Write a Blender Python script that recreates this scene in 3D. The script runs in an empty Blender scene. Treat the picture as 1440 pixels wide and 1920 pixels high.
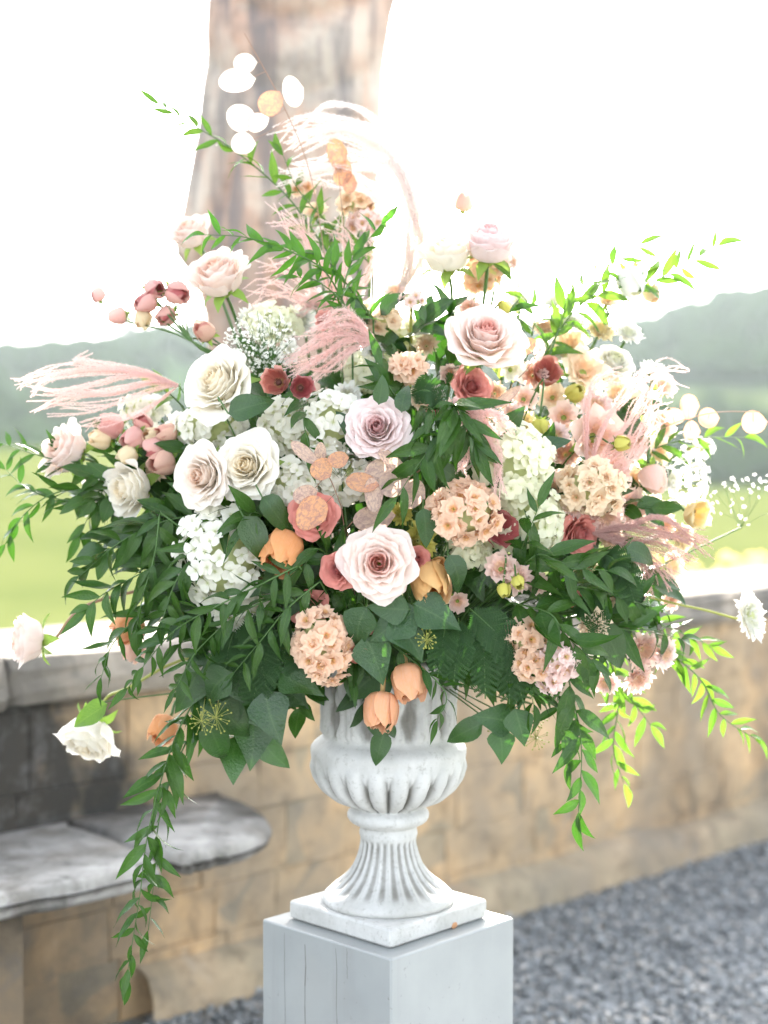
import bpy, math, random
import numpy as np
from mathutils import Vector, Matrix, noise
S = bpy.context.scene
C = S.collection
R = math.radians
PI = math.pi
rnd = random.Random(7)

# ---------------------------------------------------------------- camera, world, sun, exposure
CAMZ, DIST, FPX = 1.34, 2.6, 2850.0
PITCH = math.atan(90 / FPX)
cd = bpy.data.cameras.new('camera'); cam = bpy.data.objects.new('camera', cd); C.objects.link(cam)
cam.location = (0, -DIST, CAMZ); cam.rotation_euler = (PI / 2 - PITCH, 0, 0)
cd.sensor_fit = 'VERTICAL'; cd.sensor_height = 36; cd.sensor_width = 27; cd.lens = FPX / 1920 * 36
cd.clip_start = .05; cd.clip_end = 6000
cd.dof.use_dof = True; cd.dof.focus_distance = 2.36; cd.dof.aperture_fstop = 1.9
S.camera = cam
SUN_EL, SUN_AZ = R(30), R(2)          # azimuth measured from +Y towards +X
w = bpy.data.worlds.new('World'); S.world = w; w.use_nodes = True
nt = w.node_tree; bg = nt.nodes['Background']
sky = nt.nodes.new('ShaderNodeTexSky'); sky.sky_type = 'NISHITA'; sky.sun_disc = False
sky.sun_elevation = SUN_EL; sky.sun_rotation = SUN_AZ; sky.dust_density = 3.0; sky.air_density = 1.0; sky.altitude = 200
hs = nt.nodes.new('ShaderNodeHueSaturation'); hs.inputs['Saturation'].default_value = .36      # milky summer haze: a paler sky
nt.links.new(sky.outputs[0], hs.inputs['Color']); nt.links.new(hs.outputs[0], bg.inputs[0]); bg.inputs[1].default_value = .15
sd = bpy.data.lights.new('sun', 'SUN'); sun = bpy.data.objects.new('sun', sd); C.objects.link(sun)
sd.energy = 4.6; sd.angle = R(.6); sd.color = (1, .93, .82)
sdir = Vector((math.sin(SUN_AZ) * math.cos(SUN_EL), math.cos(SUN_AZ) * math.cos(SUN_EL), math.sin(SUN_EL)))
sun.rotation_euler = sdir.to_track_quat('Z', 'Y').to_euler(); sun.location = (0, 3, 6)
S.view_settings.view_transform = 'Standard'; S.view_settings.look = 'None'
S.view_settings.exposure = 2.62; S.view_settings.gamma = 1
S.cycles.max_bounces = 16; S.cycles.diffuse_bounces = 8; S.cycles.transmission_bounces = 8; S.cycles.transparent_max_bounces = 8
S.render.resolution_x = 768; S.render.resolution_y = 1024

# ---------------------------------------------------------------- helpers
def P(px, py, d=0.0):
    """place where the sight line through a spot of the photograph reaches the depth d"""
    xn, yn = (px - 720) / FPX, (960 - py) / FPX; cp, sp = math.cos(PITCH), math.sin(PITCH)
    t = (DIST + d) / (cp + yn * sp)
    return Vector((xn * t, d, CAMZ + t * (yn * cp - sp)))

def tag(o, label=None, cat=None, group=None, kind=None):
    if label: o['label'] = label
    if cat: o['category'] = cat
    if group: o['group'] = group
    if kind: o['kind'] = kind
    return o

def empty(name, loc, label, cat, group=None, rz=0):
    o = bpy.data.objects.new(name, None); C.objects.link(o)
    o.location = loc; o.rotation_euler = (0, 0, rz); o.empty_display_size = .02
    return tag(o, label, cat, group)

def mesh(name, v, f, smooth=True, pt=None):
    me = bpy.data.meshes.new(name); me.from_pydata([tuple(p) for p in v], [], f)
    if smooth: me.polygons.foreach_set('use_smooth', [True] * len(me.polygons))
    if pt is not None:
        a = me.attributes.new('pt', 'FLOAT_COLOR', 'POINT')
        a.data.foreach_set('color', [c for q in pt for c in (q[0], q[1], q[2] if len(q) > 2 else 0, 1)])
    me.update(); return me

def obj(name, me, mat, parent=None, M=None):
    o = bpy.data.objects.new(name, me); C.objects.link(o)
    if mat is not None:
        if not me.materials: me.materials.append(mat)
        if me.materials[0] is not mat:
            o.material_slots[0].link = 'OBJECT'; o.material_slots[0].material = mat
    if parent is not None: o.parent = parent
    if M is not None: o.matrix_local = M
    return o

class MB:
    def __init__(s): s.v = []; s.f = []; s.pt = []
    def add(s, v, f, M=None, pt=None):
        n = len(s.v)
        s.v += [M @ Vector(p) if M is not None else Vector(p) for p in v]
        s.f += [tuple(i + n for i in q) for q in f]
        s.pt += pt if pt else [(0, 0)] * len(v)
    def box(s, a, b, M=None):
        x0, y0, z0 = a; x1, y1, z1 = b
        v = [(x0,y0,z0),(x1,y0,z0),(x1,y1,z0),(x0,y1,z0),(x0,y0,z1),(x1,y0,z1),(x1,y1,z1),(x0,y1,z1)]
        s.add(v, [(0,3,2,1),(4,5,6,7),(0,1,5,4),(1,2,6,5),(2,3,7,6),(3,0,4,7)], M)
    def tube(s, pts, rads, n=6, cap=True):
        pts = [Vector(p) for p in pts]
        if not hasattr(rads, '__len__'): rads = [rads] * len(pts)
        vv = []; ff = []; pt = []
        up = Vector((.13, .31, .94)).normalized()
        for i, p in enumerate(pts):
            t = (pts[min(i + 1, len(pts) - 1)] - pts[max(i - 1, 0)])
            if t.length < 1e-9: t = Vector((0, 0, 1))
            t.normalize()
            a = t.cross(up)
            if a.length < .05: a = t.cross(Vector((1, 0, 0)))
            a.normalize(); b = t.cross(a)
            for k in range(n):
                q = 2 * PI * k / n
                vv.append(p + (a * math.cos(q) + b * math.sin(q)) * rads[i]); pt.append((i / max(1, len(pts) - 1), .5))
        for i in range(len(pts) - 1):
            for k in range(n):
                k2 = (k + 1) % n
                ff.append((i * n + k, i * n + k2, (i + 1) * n + k2, (i + 1) * n + k))
        if cap:
            ff.append(tuple(range(n - 1, -1, -1))); ff.append(tuple((len(pts) - 1) * n + k for k in range(n)))
        s.add(vv, ff, None, pt)
    def ball(s, c, r, n=6, m=4, sc=(1, 1, 1)):
        vv = [(c[0], c[1], c[2] - r * sc[2])]; ff = []
        for j in range(1, m):
            a = -PI / 2 + PI * j / m
            for k in range(n):
                q = 2 * PI * k / n
                vv.append((c[0] + r * sc[0] * math.cos(a) * math.cos(q), c[1] + r * sc[1] * math.cos(a) * math.sin(q), c[2] + r * sc[2] * math.sin(a)))
        vv.append((c[0], c[1], c[2] + r * sc[2])); L = len(vv) - 1
        for k in range(n):
            k2 = (k + 1) % n
            ff.append((0, 1 + k2, 1 + k)); ff.append((L, L - n + k, L - n + k2))
            for j in range(m - 2): ff.append((1 + j*n + k, 1 + j*n + k2, 1 + (j+1)*n + k2, 1 + (j+1)*n + k))
        s.add(vv, ff)
    def mesh(s, name, smooth=True): return mesh(name, s.v, s.f, smooth, s.pt)

def catmull(pts, per=6):
    pts = [Vector(p) for p in pts]
    if len(pts) < 3:
        return [pts[0].lerp(pts[-1], i / per) for i in range(per + 1)]
    q = [pts[0] * 2 - pts[1]] + pts + [pts[-1] * 2 - pts[-2]]
    out = []
    for i in range(1, len(q) - 2):
        for k in range(per):
            t = k / per
            out.append(.5 * ((2 * q[i]) + (-q[i-1] + q[i+1]) * t + (2*q[i-1] - 5*q[i] + 4*q[i+1] - q[i+2]) * t*t + (-q[i-1] + 3*q[i] - 3*q[i+1] + q[i+2]) * t**3))
    out.append(pts[-1]); return out

def frame(d, n, loc=(0, 0, 0), s=1.0):
    """X along d, Z near n"""
    x = Vector(d).normalized(); n = Vector(n)
    y = n.cross(x)
    if y.length < 1e-4: y = Vector((0, 1, .1)).cross(x)
    y.normalize(); z = x.cross(y)
    M = Matrix((x, y, z)).transposed().to_4x4()
    return Matrix.Translation(loc) @ M @ Matrix.Scale(s, 4)

def zframe(d, roll, loc=(0, 0, 0), s=1.0):
    q = Vector(d).to_track_quat('Z', 'Y')
    return Matrix.Translation(loc) @ q.to_matrix().to_4x4() @ Matrix.Rotation(roll, 4, 'Z') @ Matrix.Scale(s, 4)

def facing(az, el):
    az, el = R(az), R(el)
    return Vector((math.sin(az) * math.cos(el), -math.cos(az) * math.cos(el), math.sin(el)))

# ---------------------------------------------------------------- materials
def newmat(name):
    m = bpy.data.materials.new(name); m.use_nodes = True
    n = m.node_tree.nodes; n.clear(); out = n.new('ShaderNodeOutputMaterial')
    return m, m.node_tree, out
def N(nt, t, **k):
    n = nt.nodes.new(t)
    for a, b in k.items(): setattr(n, a, b)
    return n
def mixc(nt, f, a, b, mode='MIX'):
    m = nt.nodes.new('ShaderNodeMix'); m.data_type = 'RGBA'; m.blend_type = mode
    for s, v in ((m.inputs[0], f), (m.inputs[6], a), (m.inputs[7], b)):
        if isinstance(v, (int, float)): s.default_value = v
        elif isinstance(v, tuple): s.default_value = (*v[:3], 1)
        else: nt.links.new(v, s)
    return m.outputs[2]
def ramp(nt, src, stops, interp='LINEAR'):
    r = nt.nodes.new('ShaderNodeValToRGB'); r.color_ramp.interpolation = interp
    e = r.color_ramp.elements
    while len(e) < len(stops): e.new(.5)
    for i, (p, c) in enumerate(stops):
        e[i].position = p; e[i].color = (*c[:3], 1) if isinstance(c, tuple) else (c, c, c, 1)
    nt.links.new(src, r.inputs[0]); return r.outputs[0]
def noi(nt, scale, detail=4, vec=None, rough=.55, dist=0):
    t = nt.nodes.new('ShaderNodeTexNoise'); t.inputs['Scale'].default_value = scale; t.inputs['Detail'].default_value = detail
    t.inputs['Roughness'].default_value = rough; t.inputs['Distortion'].default_value = dist
    if vec is not None: nt.links.new(vec, t.inputs['Vector'])
    return t.outputs[0]
def objc(nt): return nt.nodes.new('ShaderNodeTexCoord').outputs['Object']
def geop(nt): return nt.nodes.new('ShaderNodeNewGeometry').outputs['Position']
def bump(nt, h, s=.3, d=.01):
    b = nt.nodes.new('ShaderNodeBump'); b.inputs['Strength'].default_value = s; b.inputs['Distance'].default_value = d
    nt.links.new(h, b.inputs['Height']); return b.outputs[0]
def princ(nt, col, rough=.6, spec=.5, normal=None):
    p = nt.nodes.new('ShaderNodeBsdfPrincipled'); p.inputs['Roughness'].default_value = rough
    p.inputs['Specular IOR Level'].default_value = spec
    if isinstance(col, tuple): p.inputs['Base Color'].default_value = (*col[:3], 1)
    else: nt.links.new(col, p.inputs['Base Color'])
    if normal is not None: nt.links.new(normal, p.inputs['Normal'])
    return p
def thin(nt, out, col, tcol, f, rough=.6, spec=.3, normal=None):
    p = princ(nt, col, rough, spec, normal)
    t = nt.nodes.new('ShaderNodeBsdfTranslucent')
    if isinstance(tcol, tuple): t.inputs[0].default_value = (*tcol, 1)
    else: nt.links.new(tcol, t.inputs[0])
    if normal is not None: nt.links.new(normal, t.inputs['Normal'])
    m = nt.nodes.new('ShaderNodeMixShader'); m.inputs[0].default_value = f
    nt.links.new(p.outputs[0], m.inputs[1]); nt.links.new(t.outputs[0], m.inputs[2]); nt.links.new(m.outputs[0], out.inputs[0])

def petal_mat(name, edge, centre, base=(.62, .66, .30), tr=.45, lo=.04, hi=.5, vein=.08):
    m, nt, out = newmat(name)
    a = N(nt, 'ShaderNodeAttribute', attribute_name='pt'); sep = N(nt, 'ShaderNodeSeparateColor')
    nt.links.new(a.outputs['Color'], sep.inputs[0])
    g = ramp(nt, sep.outputs[1], [(lo, 0.0), (hi, 1.0)])
    col = mixc(nt, g, centre, edge)
    nz = noi(nt, 7, 4, objc(nt))
    col = mixc(nt, ramp(nt, nz, [(.35, 0.0), (.7, 1.0)]), col, mixc(nt, .10 + vein, col, centre))
    b = ramp(nt, sep.outputs[0], [(.0, 1.0), (.28, 0.0)])
    col = mixc(nt, b, col, base)
    oi = N(nt, 'ShaderNodeObjectInfo'); hs = N(nt, 'ShaderNodeHueSaturation')
    v = ramp(nt, oi.outputs['Random'], [(0, .92), (1, 1.0)])
    nt.links.new(v, hs.inputs['Value']); nt.links.new(col, hs.inputs['Color'])
    mp = N(nt, 'ShaderNodeMapping'); mp.inputs['Scale'].default_value = (1.5, 3, 15); nt.links.new(a.outputs['Color'], mp.inputs[0])
    vn = noi(nt, 1.0, 3, mp.outputs[0], .6)
    cc = mixc(nt, ramp(nt, vn, [(.45, 0.0), (.72, vein * (1.0 if vein < .2 else 3.0))]), hs.outputs[0], centre)
    tc = mixc(nt, .35, cc, (1, .96, .90))
    thin(nt, out, cc, tc, tr, .6, .25, bump(nt, mixc(nt, .6, nz, vn), .25, .005))
    return m
def leaf_mat(name, a, b, t, rough=.27, tr=.33, spec=.3):
    m, nt, out = newmat(name)
    at = N(nt, 'ShaderNodeAttribute', attribute_name='pt'); sep = N(nt, 'ShaderNodeSeparateColor')
    nt.links.new(at.outputs['Color'], sep.inputs[0])
    oi = N(nt, 'ShaderNodeObjectInfo')
    c = mixc(nt, oi.outputs['Random'], a, b)
    c = mixc(nt, ramp(nt, noi(nt, 6, 4, objc(nt)), [(.35, 0.0), (.7, .6)]), c, (a[0]*1.9, a[1]*1.55, a[2]*1.3))
    q1 = N(nt, 'ShaderNodeMath', operation='MULTIPLY_ADD'); nt.links.new(sep.outputs[0], q1.inputs[0]); q1.inputs[1].default_value = 62.0
    q2 = N(nt, 'ShaderNodeMath', operation='MULTIPLY'); nt.links.new(sep.outputs[1], q2.inputs[0]); q2.inputs[1].default_value = -16.0; nt.links.new(q2.outputs[0], q1.inputs[2])
    q3 = N(nt, 'ShaderNodeMath', operation='SINE'); nt.links.new(q1.outputs[0], q3.inputs[0])
    sv = ramp(nt, q3.outputs[0], [(.80, 0.0), (1.0, .35)]); c = mixc(nt, sv, c, (a[0]*2.6+.01, a[1]*1.8+.01, a[2]*1.8+.005))
    rib = ramp(nt, sep.outputs[1], [(.0, 1.0), (.10, 0.0)])
    c = mixc(nt, mixc(nt, .55, (0, 0, 0), rib), c, (a[0]*3+.02, a[1]*2.1+.02, a[2]*2+.01))
    tc = mixc(nt, oi.outputs['Random'], t, (t[0]*.6, t[1]*.85, t[2]*.7))
    thin(nt, out, c, tc, tr, rough, spec, bump(nt, noi(nt, 22, 3, objc(nt)), .35, .004))
    return m
def plain(name, col, rough=.6, spec=.4, col2=None, sc=20, bs=.2):
    m, nt, out = newmat(name); n = noi(nt, sc, 5, objc(nt))
    c = mixc(nt, n, col, col2 or tuple(x * .75 for x in col))
    p = princ(nt, c, rough, spec, bump(nt, n, bs, .004)); nt.links.new(p.outputs[0], out.inputs[0]); return m

MAT = {
 'white': petal_mat('rose_white', (.95, .925, .85), (.94, .85, .66), tr=.42),
 'whitepeach': petal_mat('rose_white_peach', (.94, .89, .83), (.92, .74, .60), tr=.42),
 'blush': petal_mat('rose_blush', (.95, .86, .80), (.87, .49, .41), lo=.10, hi=.40, tr=.42),
 'lilac': petal_mat('rose_lilac', (.91, .81, .79), (.80, .52, .51), lo=.08, hi=.42, tr=.42),
 'blushpeach': petal_mat('rose_blush_peach', (.93, .83, .77), (.90, .64, .50), tr=.42),
 'coral': petal_mat('rose_coral', (.74, .30, .25), (.60, .17, .16), base=(.5, .4, .2), tr=.3),
 'burgundy': petal_mat('ranunculus_burgundy', (.44, .10, .10), (.32, .06, .06), base=(.3, .25, .1), tr=.3),
 'rust': petal_mat('ranunculus_rust', (.62, .24, .17), (.42, .10, .08), base=(.5, .4, .15), tr=.35),
 'apricot': petal_mat('tulip_apricot', (.84, .43, .20), (.80, .35, .10), base=(.8, .6, .2), tr=.35, vein=.25),
 'apricot2': petal_mat('tulip_peach', (.84, .48, .30), (.80, .38, .14), base=(.8, .6, .2), tr=.35, vein=.25),
 'yellowpeach': petal_mat('tulip_yellow', (.85, .56, .24), (.80, .42, .14), base=(.7, .6, .2), tr=.4),
 'peach': petal_mat('stock_peach', (.90, .66, .50), (.84, .52, .20), base=(.62, .60, .12), tr=.4),
 'peachpink': petal_mat('lisianthus_peach_pink', (.90, .67, .60), (.86, .58, .32), base=(.66, .60, .2), tr=.45),
 'pink': petal_mat('stock_pink', (.90, .72, .70), (.84, .62, .3), base=(.6, .6, .15), tr=.4),
 'creampeach': petal_mat('carnation_cream_peach', (.90, .74, .54), (.86, .58, .34), tr=.4),
 'yellow': petal_mat('bloom_soft_yellow', (.84, .72, .42), (.76, .60, .20), tr=.4),
 'lime': petal_mat('bloom_lime_yellow', (.66, .62, .14), (.50, .50, .07), tr=.35),
 'snow': petal_mat('bloom_white', (.86, .86, .82), (.74, .76, .50), tr=.4),
 'hyd': petal_mat('hydrangea_cream', (.89, .88, .79), (.82, .82, .56), base=(.66, .70, .40), tr=.35),
 'hydg': petal_mat('hydrangea_greenish_cream', (.86, .86, .66), (.74, .76, .40), base=(.56, .62, .28), tr=.35),
 'budpink': petal_mat('spray_bud_pink', (.82, .50, .43), (.56, .17, .18), base=(.6, .55, .3), tr=.3, lo=.1, hi=.8),
 'budpeach': petal_mat('spray_bud_peach', (.82, .55, .42), (.62, .22, .2), base=(.65, .6, .3), tr=.35, lo=.05, hi=.6),
 'budcream': petal_mat('spray_bud_cream', (.84, .74, .50), (.80, .55, .32), base=(.55, .6, .2), tr=.4),
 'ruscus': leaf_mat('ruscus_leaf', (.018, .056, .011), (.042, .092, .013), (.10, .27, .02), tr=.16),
 'ruscusm': leaf_mat('ruscus_leaf_sunlit_tint', (.025, .080, .016), (.048, .115, .018), (.16, .42, .03), tr=.38),  # ruscus copy, brighter and more translucent: sunlight painted into the upper branches
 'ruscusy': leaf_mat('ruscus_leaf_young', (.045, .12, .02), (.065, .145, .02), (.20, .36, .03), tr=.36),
 'salal': leaf_mat('salal_leaf', (.013, .045, .010), (.030, .070, .011), (.08, .24, .02), .30, .15, .55),
 'ivy': leaf_mat('ivy_leaf', (.020, .060, .020), (.034, .080, .022), (.10, .28, .03), .36, .16, .45),
 'fern': leaf_mat('fern_leaf', (.012, .044, .010), (.022, .060, .012), (.10, .28, .03), .5, .2),
 'sepal': leaf_mat('sepal', (.14, .24, .06), (.20, .30, .07), (.4, .55, .08), .5, .35),
 'stem': plain('stem_green', (.07, .15, .035), .5), 'stemy': plain('stem_yellow_green', (.34, .36, .08), .5),
 'twig': plain('twig_brown', (.34, .20, .13), .7), 'stempeach': plain('stem_apricot', (.62, .42, .18), .5),
 'berry': plain('ivy_berry', (.34, .36, .07), .5), 'stamen': plain('stamen_dark', (.10, .035, .025), .7),
 'anther': plain('anther_yellow', (.50, .42, .05), .7),
}
def pod_mat(name, c1, c2, tr):
    m, nt, out = newmat(name); n = noi(nt, 3.2, 6, objc(nt), .65, 1.2)
    c = mixc(nt, ramp(nt, n, [(.42, 0.0), (.60, 1.0)]), c1, c2)
    oi = N(nt, 'ShaderNodeObjectInfo'); c = mixc(nt, mixc(nt, .5, (0,0,0), oi.outputs['Random']), c, c2)
    thin(nt, out, c, c, tr, .45, .4, bump(nt, n, .3, .003)); return m
MAT['pod'] = pod_mat('pod_peach', (.84, .46, .22), (.50, .27, .20), .45)
MAT['podw'] = pod_mat('pod_silver', (.86, .80, .72), (.80, .68, .58), .6)
MAT['podg'] = pod_mat('pod_papery', (.84, .64, .48), (.48, .33, .29), .45)
def plume_mat(name, c, tr=.5):
    m, nt, out = newmat(name)
    thin(nt, out, c, tuple(min(.92, x * 1.08) for x in c), tr, .6, .2); return m
MAT['plume'] = plume_mat('plume_pink', (.87, .69, .65)); MAT['plumew'] = plume_mat('plume_pale', (.90, .82, .79), .55)
MAT['plumeb'] = plume_mat('plume_mauve', (.66, .46, .42), .4)

# stone, ground ...
def urn_material():
    m, nt, out = newmat('whitewashed_stone'); o = objc(nt)
    n1 = noi(nt, 14, 8, o, .65); n2 = noi(nt, 110, 5, o, .7); n3 = noi(nt, 5, 3, o)
    c = mixc(nt, ramp(nt, n1, [(.40, 0.0), (.66, 1.0)]), (.53, .53, .51), (.41, .41, .39))
    c = mixc(nt, ramp(nt, n2, [(.55, 0.0), (.66, .5)]), c, (.28, .27, .24))
    c = mixc(nt, ramp(nt, n3, [(.45, 0.0), (.7, .5)]), c, (.36, .35, .31))
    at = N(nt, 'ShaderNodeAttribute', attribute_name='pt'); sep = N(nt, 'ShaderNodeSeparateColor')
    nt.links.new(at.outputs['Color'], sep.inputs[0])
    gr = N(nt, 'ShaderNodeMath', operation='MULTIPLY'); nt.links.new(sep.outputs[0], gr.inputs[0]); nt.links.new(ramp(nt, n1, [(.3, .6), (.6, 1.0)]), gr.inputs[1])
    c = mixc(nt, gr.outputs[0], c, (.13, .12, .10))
    p = princ(nt, c, .75, .3, bump(nt, mixc(nt, .5, n1, n2), .5, .004)); nt.links.new(p.outputs[0], out.inputs[0]); return m
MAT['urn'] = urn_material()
def plinth_material():
    m, nt, out = newmat('white_painted_wood'); o = objc(nt)
    mp = N(nt, 'ShaderNodeMapping'); mp.inputs['Scale'].default_value = (30, 30, 1.2); nt.links.new(o, mp.inputs[0])
    n = noi(nt, 1.0, 4, mp.outputs[0]); n2 = noi(nt, 6, 4, o)
    c = mixc(nt, ramp(nt, n2, [(.4, 0.0), (.75, 1.0)]), (.32, .334, .325), (.27, .284, .28))
    c = mixc(nt, ramp(nt, n, [(.56, 0.0), (.74, .45)]), c, (.26, .26, .25)); c = mixc(nt, ramp(nt, noi(nt, 70, 5, o, .7), [(.64, 0.0), (.72, .6)]), c, (.17, .165, .15)); c = mixc(nt, ramp(nt, noi(nt, 2.2, 5, o, .6), [(.5, 0.0), (.7, .35)]), c, (.30, .29, .26))
    p = princ(nt, c, .45, .4, bump(nt, n, .25, .002)); nt.links.new(p.outputs[0], out.inputs[0]); return m
MAT['plinth'] = plinth_material()
MAT['crack'] = plain('crack_in_paint', (.16, .15, .14), .8)
MAT['chip'] = plain('bare_terracotta_chip', (.50, .26, .13), .8)

def masonry(name, cols, stain=(.06, .055, .05), amt=1.0, bs=.6, dark_s=None):
    m, nt, out = newmat(name); g = geop(nt)
    oi = N(nt, 'ShaderNodeObjectInfo')
    n1 = noi(nt, 3.2, 7, g, .62, .4); n2 = noi(nt, 16, 6, g, .65); n3 = noi(nt, 1.6, 4, g)
    c = ramp(nt, n1, [(.28, cols[0]), (.45, cols[1]), (.6, cols[2]), (.75, cols[3])])
    c = mixc(nt, mixc(nt, .08, (0,0,0), oi.outputs['Random']), c, cols[1])
    c = mixc(nt, ramp(nt, n2, [(.5, 0.0), (.72, .6)]), c, tuple(x * .45 for x in cols[0]))
    c = mixc(nt, ramp(nt, n3, [(.52, 0.0), (.66, .55 * amt)]), c, stain)
    mp = N(nt, 'ShaderNodeMapping'); mp.inputs['Scale'].default_value = (4.5, 4.5, 2.6); nt.links.new(g, mp.inputs[0]); n4 = noi(nt, 1.0, 5, mp.outputs[0], .6)
    c = mixc(nt, ramp(nt, n4, [(.46, 0.0), (.66, .65)]), c, tuple(x * .55 for x in cols[3]))
    c = mixc(nt, ramp(nt, n4, [(.30, .55), (.44, 0.0)]), c, tuple(min(.8, x * 1.35) for x in cols[2]))
    if name == 'statue_stone':      # long grey weather streaks, also painting in the shade of the robe's folds
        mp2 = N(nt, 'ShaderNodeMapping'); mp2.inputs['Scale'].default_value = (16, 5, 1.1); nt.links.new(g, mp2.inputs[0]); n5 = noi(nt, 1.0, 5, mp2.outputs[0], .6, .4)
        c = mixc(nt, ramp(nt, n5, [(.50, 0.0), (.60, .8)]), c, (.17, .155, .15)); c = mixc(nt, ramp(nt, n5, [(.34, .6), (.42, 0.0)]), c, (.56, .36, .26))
    if dark_s:                      # black lichen that has grown on the left end of the wall, above the bench
        dt = N(nt, 'ShaderNodeVectorMath', operation='DOT_PRODUCT'); nt.links.new(g, dt.inputs[0]); dt.inputs[1].default_value = (.733, .680, 0)
        ma = N(nt, 'ShaderNodeMath', operation='MULTIPLY_ADD'); nt.links.new(n1, ma.inputs[0]); ma.inputs[1].default_value = 1.1; nt.links.new(dt.outputs['Value'], ma.inputs[2])
        f1 = ramp(nt, ma.outputs[0], [(.0, 1.0), (.60, 1.0), (.95, 0.0)])
        sp = N(nt, 'ShaderNodeSeparateXYZ'); nt.links.new(g, sp.inputs[0])
        mb = N(nt, 'ShaderNodeMath', operation='MULTIPLY_ADD'); nt.links.new(n2, mb.inputs[0]); mb.inputs[1].default_value = .25; nt.links.new(sp.outputs[2], mb.inputs[2])
        f2 = ramp(nt, mb.outputs[0], [(.45, .55), (.62, .95)])
        mc = N(nt, 'ShaderNodeMath', operation='MULTIPLY'); nt.links.new(f1, mc.inputs[0]); nt.links.new(f2, mc.inputs[1])
        c = mixc(nt, mc.outputs[0], c, mixc(nt, ramp(nt, n2, [(.5, 0.0), (.7, .5)]), (.035, .035, .033), (.16, .155, .15)))
    p = princ(nt, c, .9, .2, bump(nt, mixc(nt, .5, n1, n2), bs, .02)); nt.links.new(p.outputs[0], out.inputs[0]); return m
WC = [(.19, .145, .10), (.43, .32, .20), (.56, .38, .21), (.50, .42, .32)]
MAT['wall'] = masonry('weathered_wall', WC, dark_s=True)
MAT['mortar'] = masonry('lime_mortar', [(.22, .18, .13), (.34, .28, .19), (.42, .32, .21), (.38, .34, .28)], dark_s=True)
MAT['coping'] = masonry('coping_limestone', [(.11, .10, .085), (.24, .215, .18), (.36, .31, .25), (.25, .235, .21)], (.05, .045, .035), 1.5)
MAT['bench'] = masonry('bench_limestone', [(.085, .08, .065), (.27, .26, .24), (.46, .44, .41), (.26, .22, .17)], (.04, .038, .032), 1.5)
MAT['darkwall'] = masonry('blackened_wall', [(.07, .065, .06), (.11, .10, .09), (.16, .14, .12), (.20, .19, .18)], (.03, .03, .028))
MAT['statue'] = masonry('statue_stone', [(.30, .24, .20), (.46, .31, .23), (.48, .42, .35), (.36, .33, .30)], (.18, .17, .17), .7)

def gravel_material(base):
    m, nt, out = newmat('gravel_stone' if base else 'gravel_bed'); oi = noi(nt, 38, 2, geop(nt)) if base else noi(nt, 12, 6, geop(nt))
    c = ramp(nt, oi, [(.3, (.085, .092, .092)), (.45, (.17, .18, .185)), (.55, (.29, .31, .32)), (.64, (.36, .33, .29)), (.74, (.56, .57, .57))])
    p = princ(nt, c, .85, .3); nt.links.new(p.outputs[0], out.inputs[0]); return m
MAT['gravel'] = gravel_material(True); MAT['bed'] = gravel_material(False)
def land_material():
    m, nt, out = newmat('meadow_and_fields'); g = geop(nt)
    sp = N(nt, 'ShaderNodeSeparateXYZ'); nt.links.new(g, sp.inputs[0])
    n = noi(nt, .03, 5, g); n2 = noi(nt, .4, 5, g)
    near = mixc(nt, ramp(nt, mixc(nt, .55, n2, noi(nt, .09, 4, g)), [(.40, 0.0), (.60, 1.0)]), (.105, .118, .045), (.075, .092, .034))
    wv = N(nt, 'ShaderNodeTexWave'); wv.inputs['Scale'].default_value = .55; wv.inputs['Distortion'].default_value = 1.0
    mp = N(nt, 'ShaderNodeMapping'); mp.inputs['Rotation'].default_value = (0, 0, R(-35)); nt.links.new(g, mp.inputs[0]); nt.links.new(mp.outputs[0], wv.inputs[0])
    near = mixc(nt, mixc(nt, .3, (0,0,0), wv.outputs[0]), near, (.05, .065, .022))
    far = ramp(nt, n, [(.38, (.016, .038, .016)), (.5, (.03, .055, .02)), (.62, (.055, .075, .028))])
    c = mixc(nt, ramp(nt, N_div(nt, sp.outputs[1], 400.0), [(.33, 0.0), (.45, 1.0)]), near, far)
    p = N(nt, 'ShaderNodeBsdfDiffuse'); nt.links.new(c, p.inputs[0]); nt.links.new(p.outputs[0], out.inputs[0]); return m
def N_div(nt, s, k):
    d = N(nt, 'ShaderNodeMath', operation='DIVIDE'); nt.links.new(s, d.inputs[0]); d.inputs[1].default_value = k; return d.outputs[0]
MAT['land'] = land_material()
MAT['forest'] = plain('forest_canopy', (.016, .038, .013), .95, .0, (.032, .056, .016), .05)

# ---------------------------------------------------------------- the land beyond the wall
A0 = Vector((-.86, .81, 0)); WT = Vector((.733, .680, 0)).normalized(); WN = Vector((WT.y, -WT.x, 0))   # WN points to the camera side
def wp(s, n, z): return A0 + WT * s + WN * n + Vector((0, 0, z))
WM = Matrix((WT, -WN, Vector((0, 0, 1)))).transposed().to_4x4(); WM.translation = A0     # local x along wall, y away from the camera
WROT = math.atan2(WT.y, WT.x)

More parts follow.
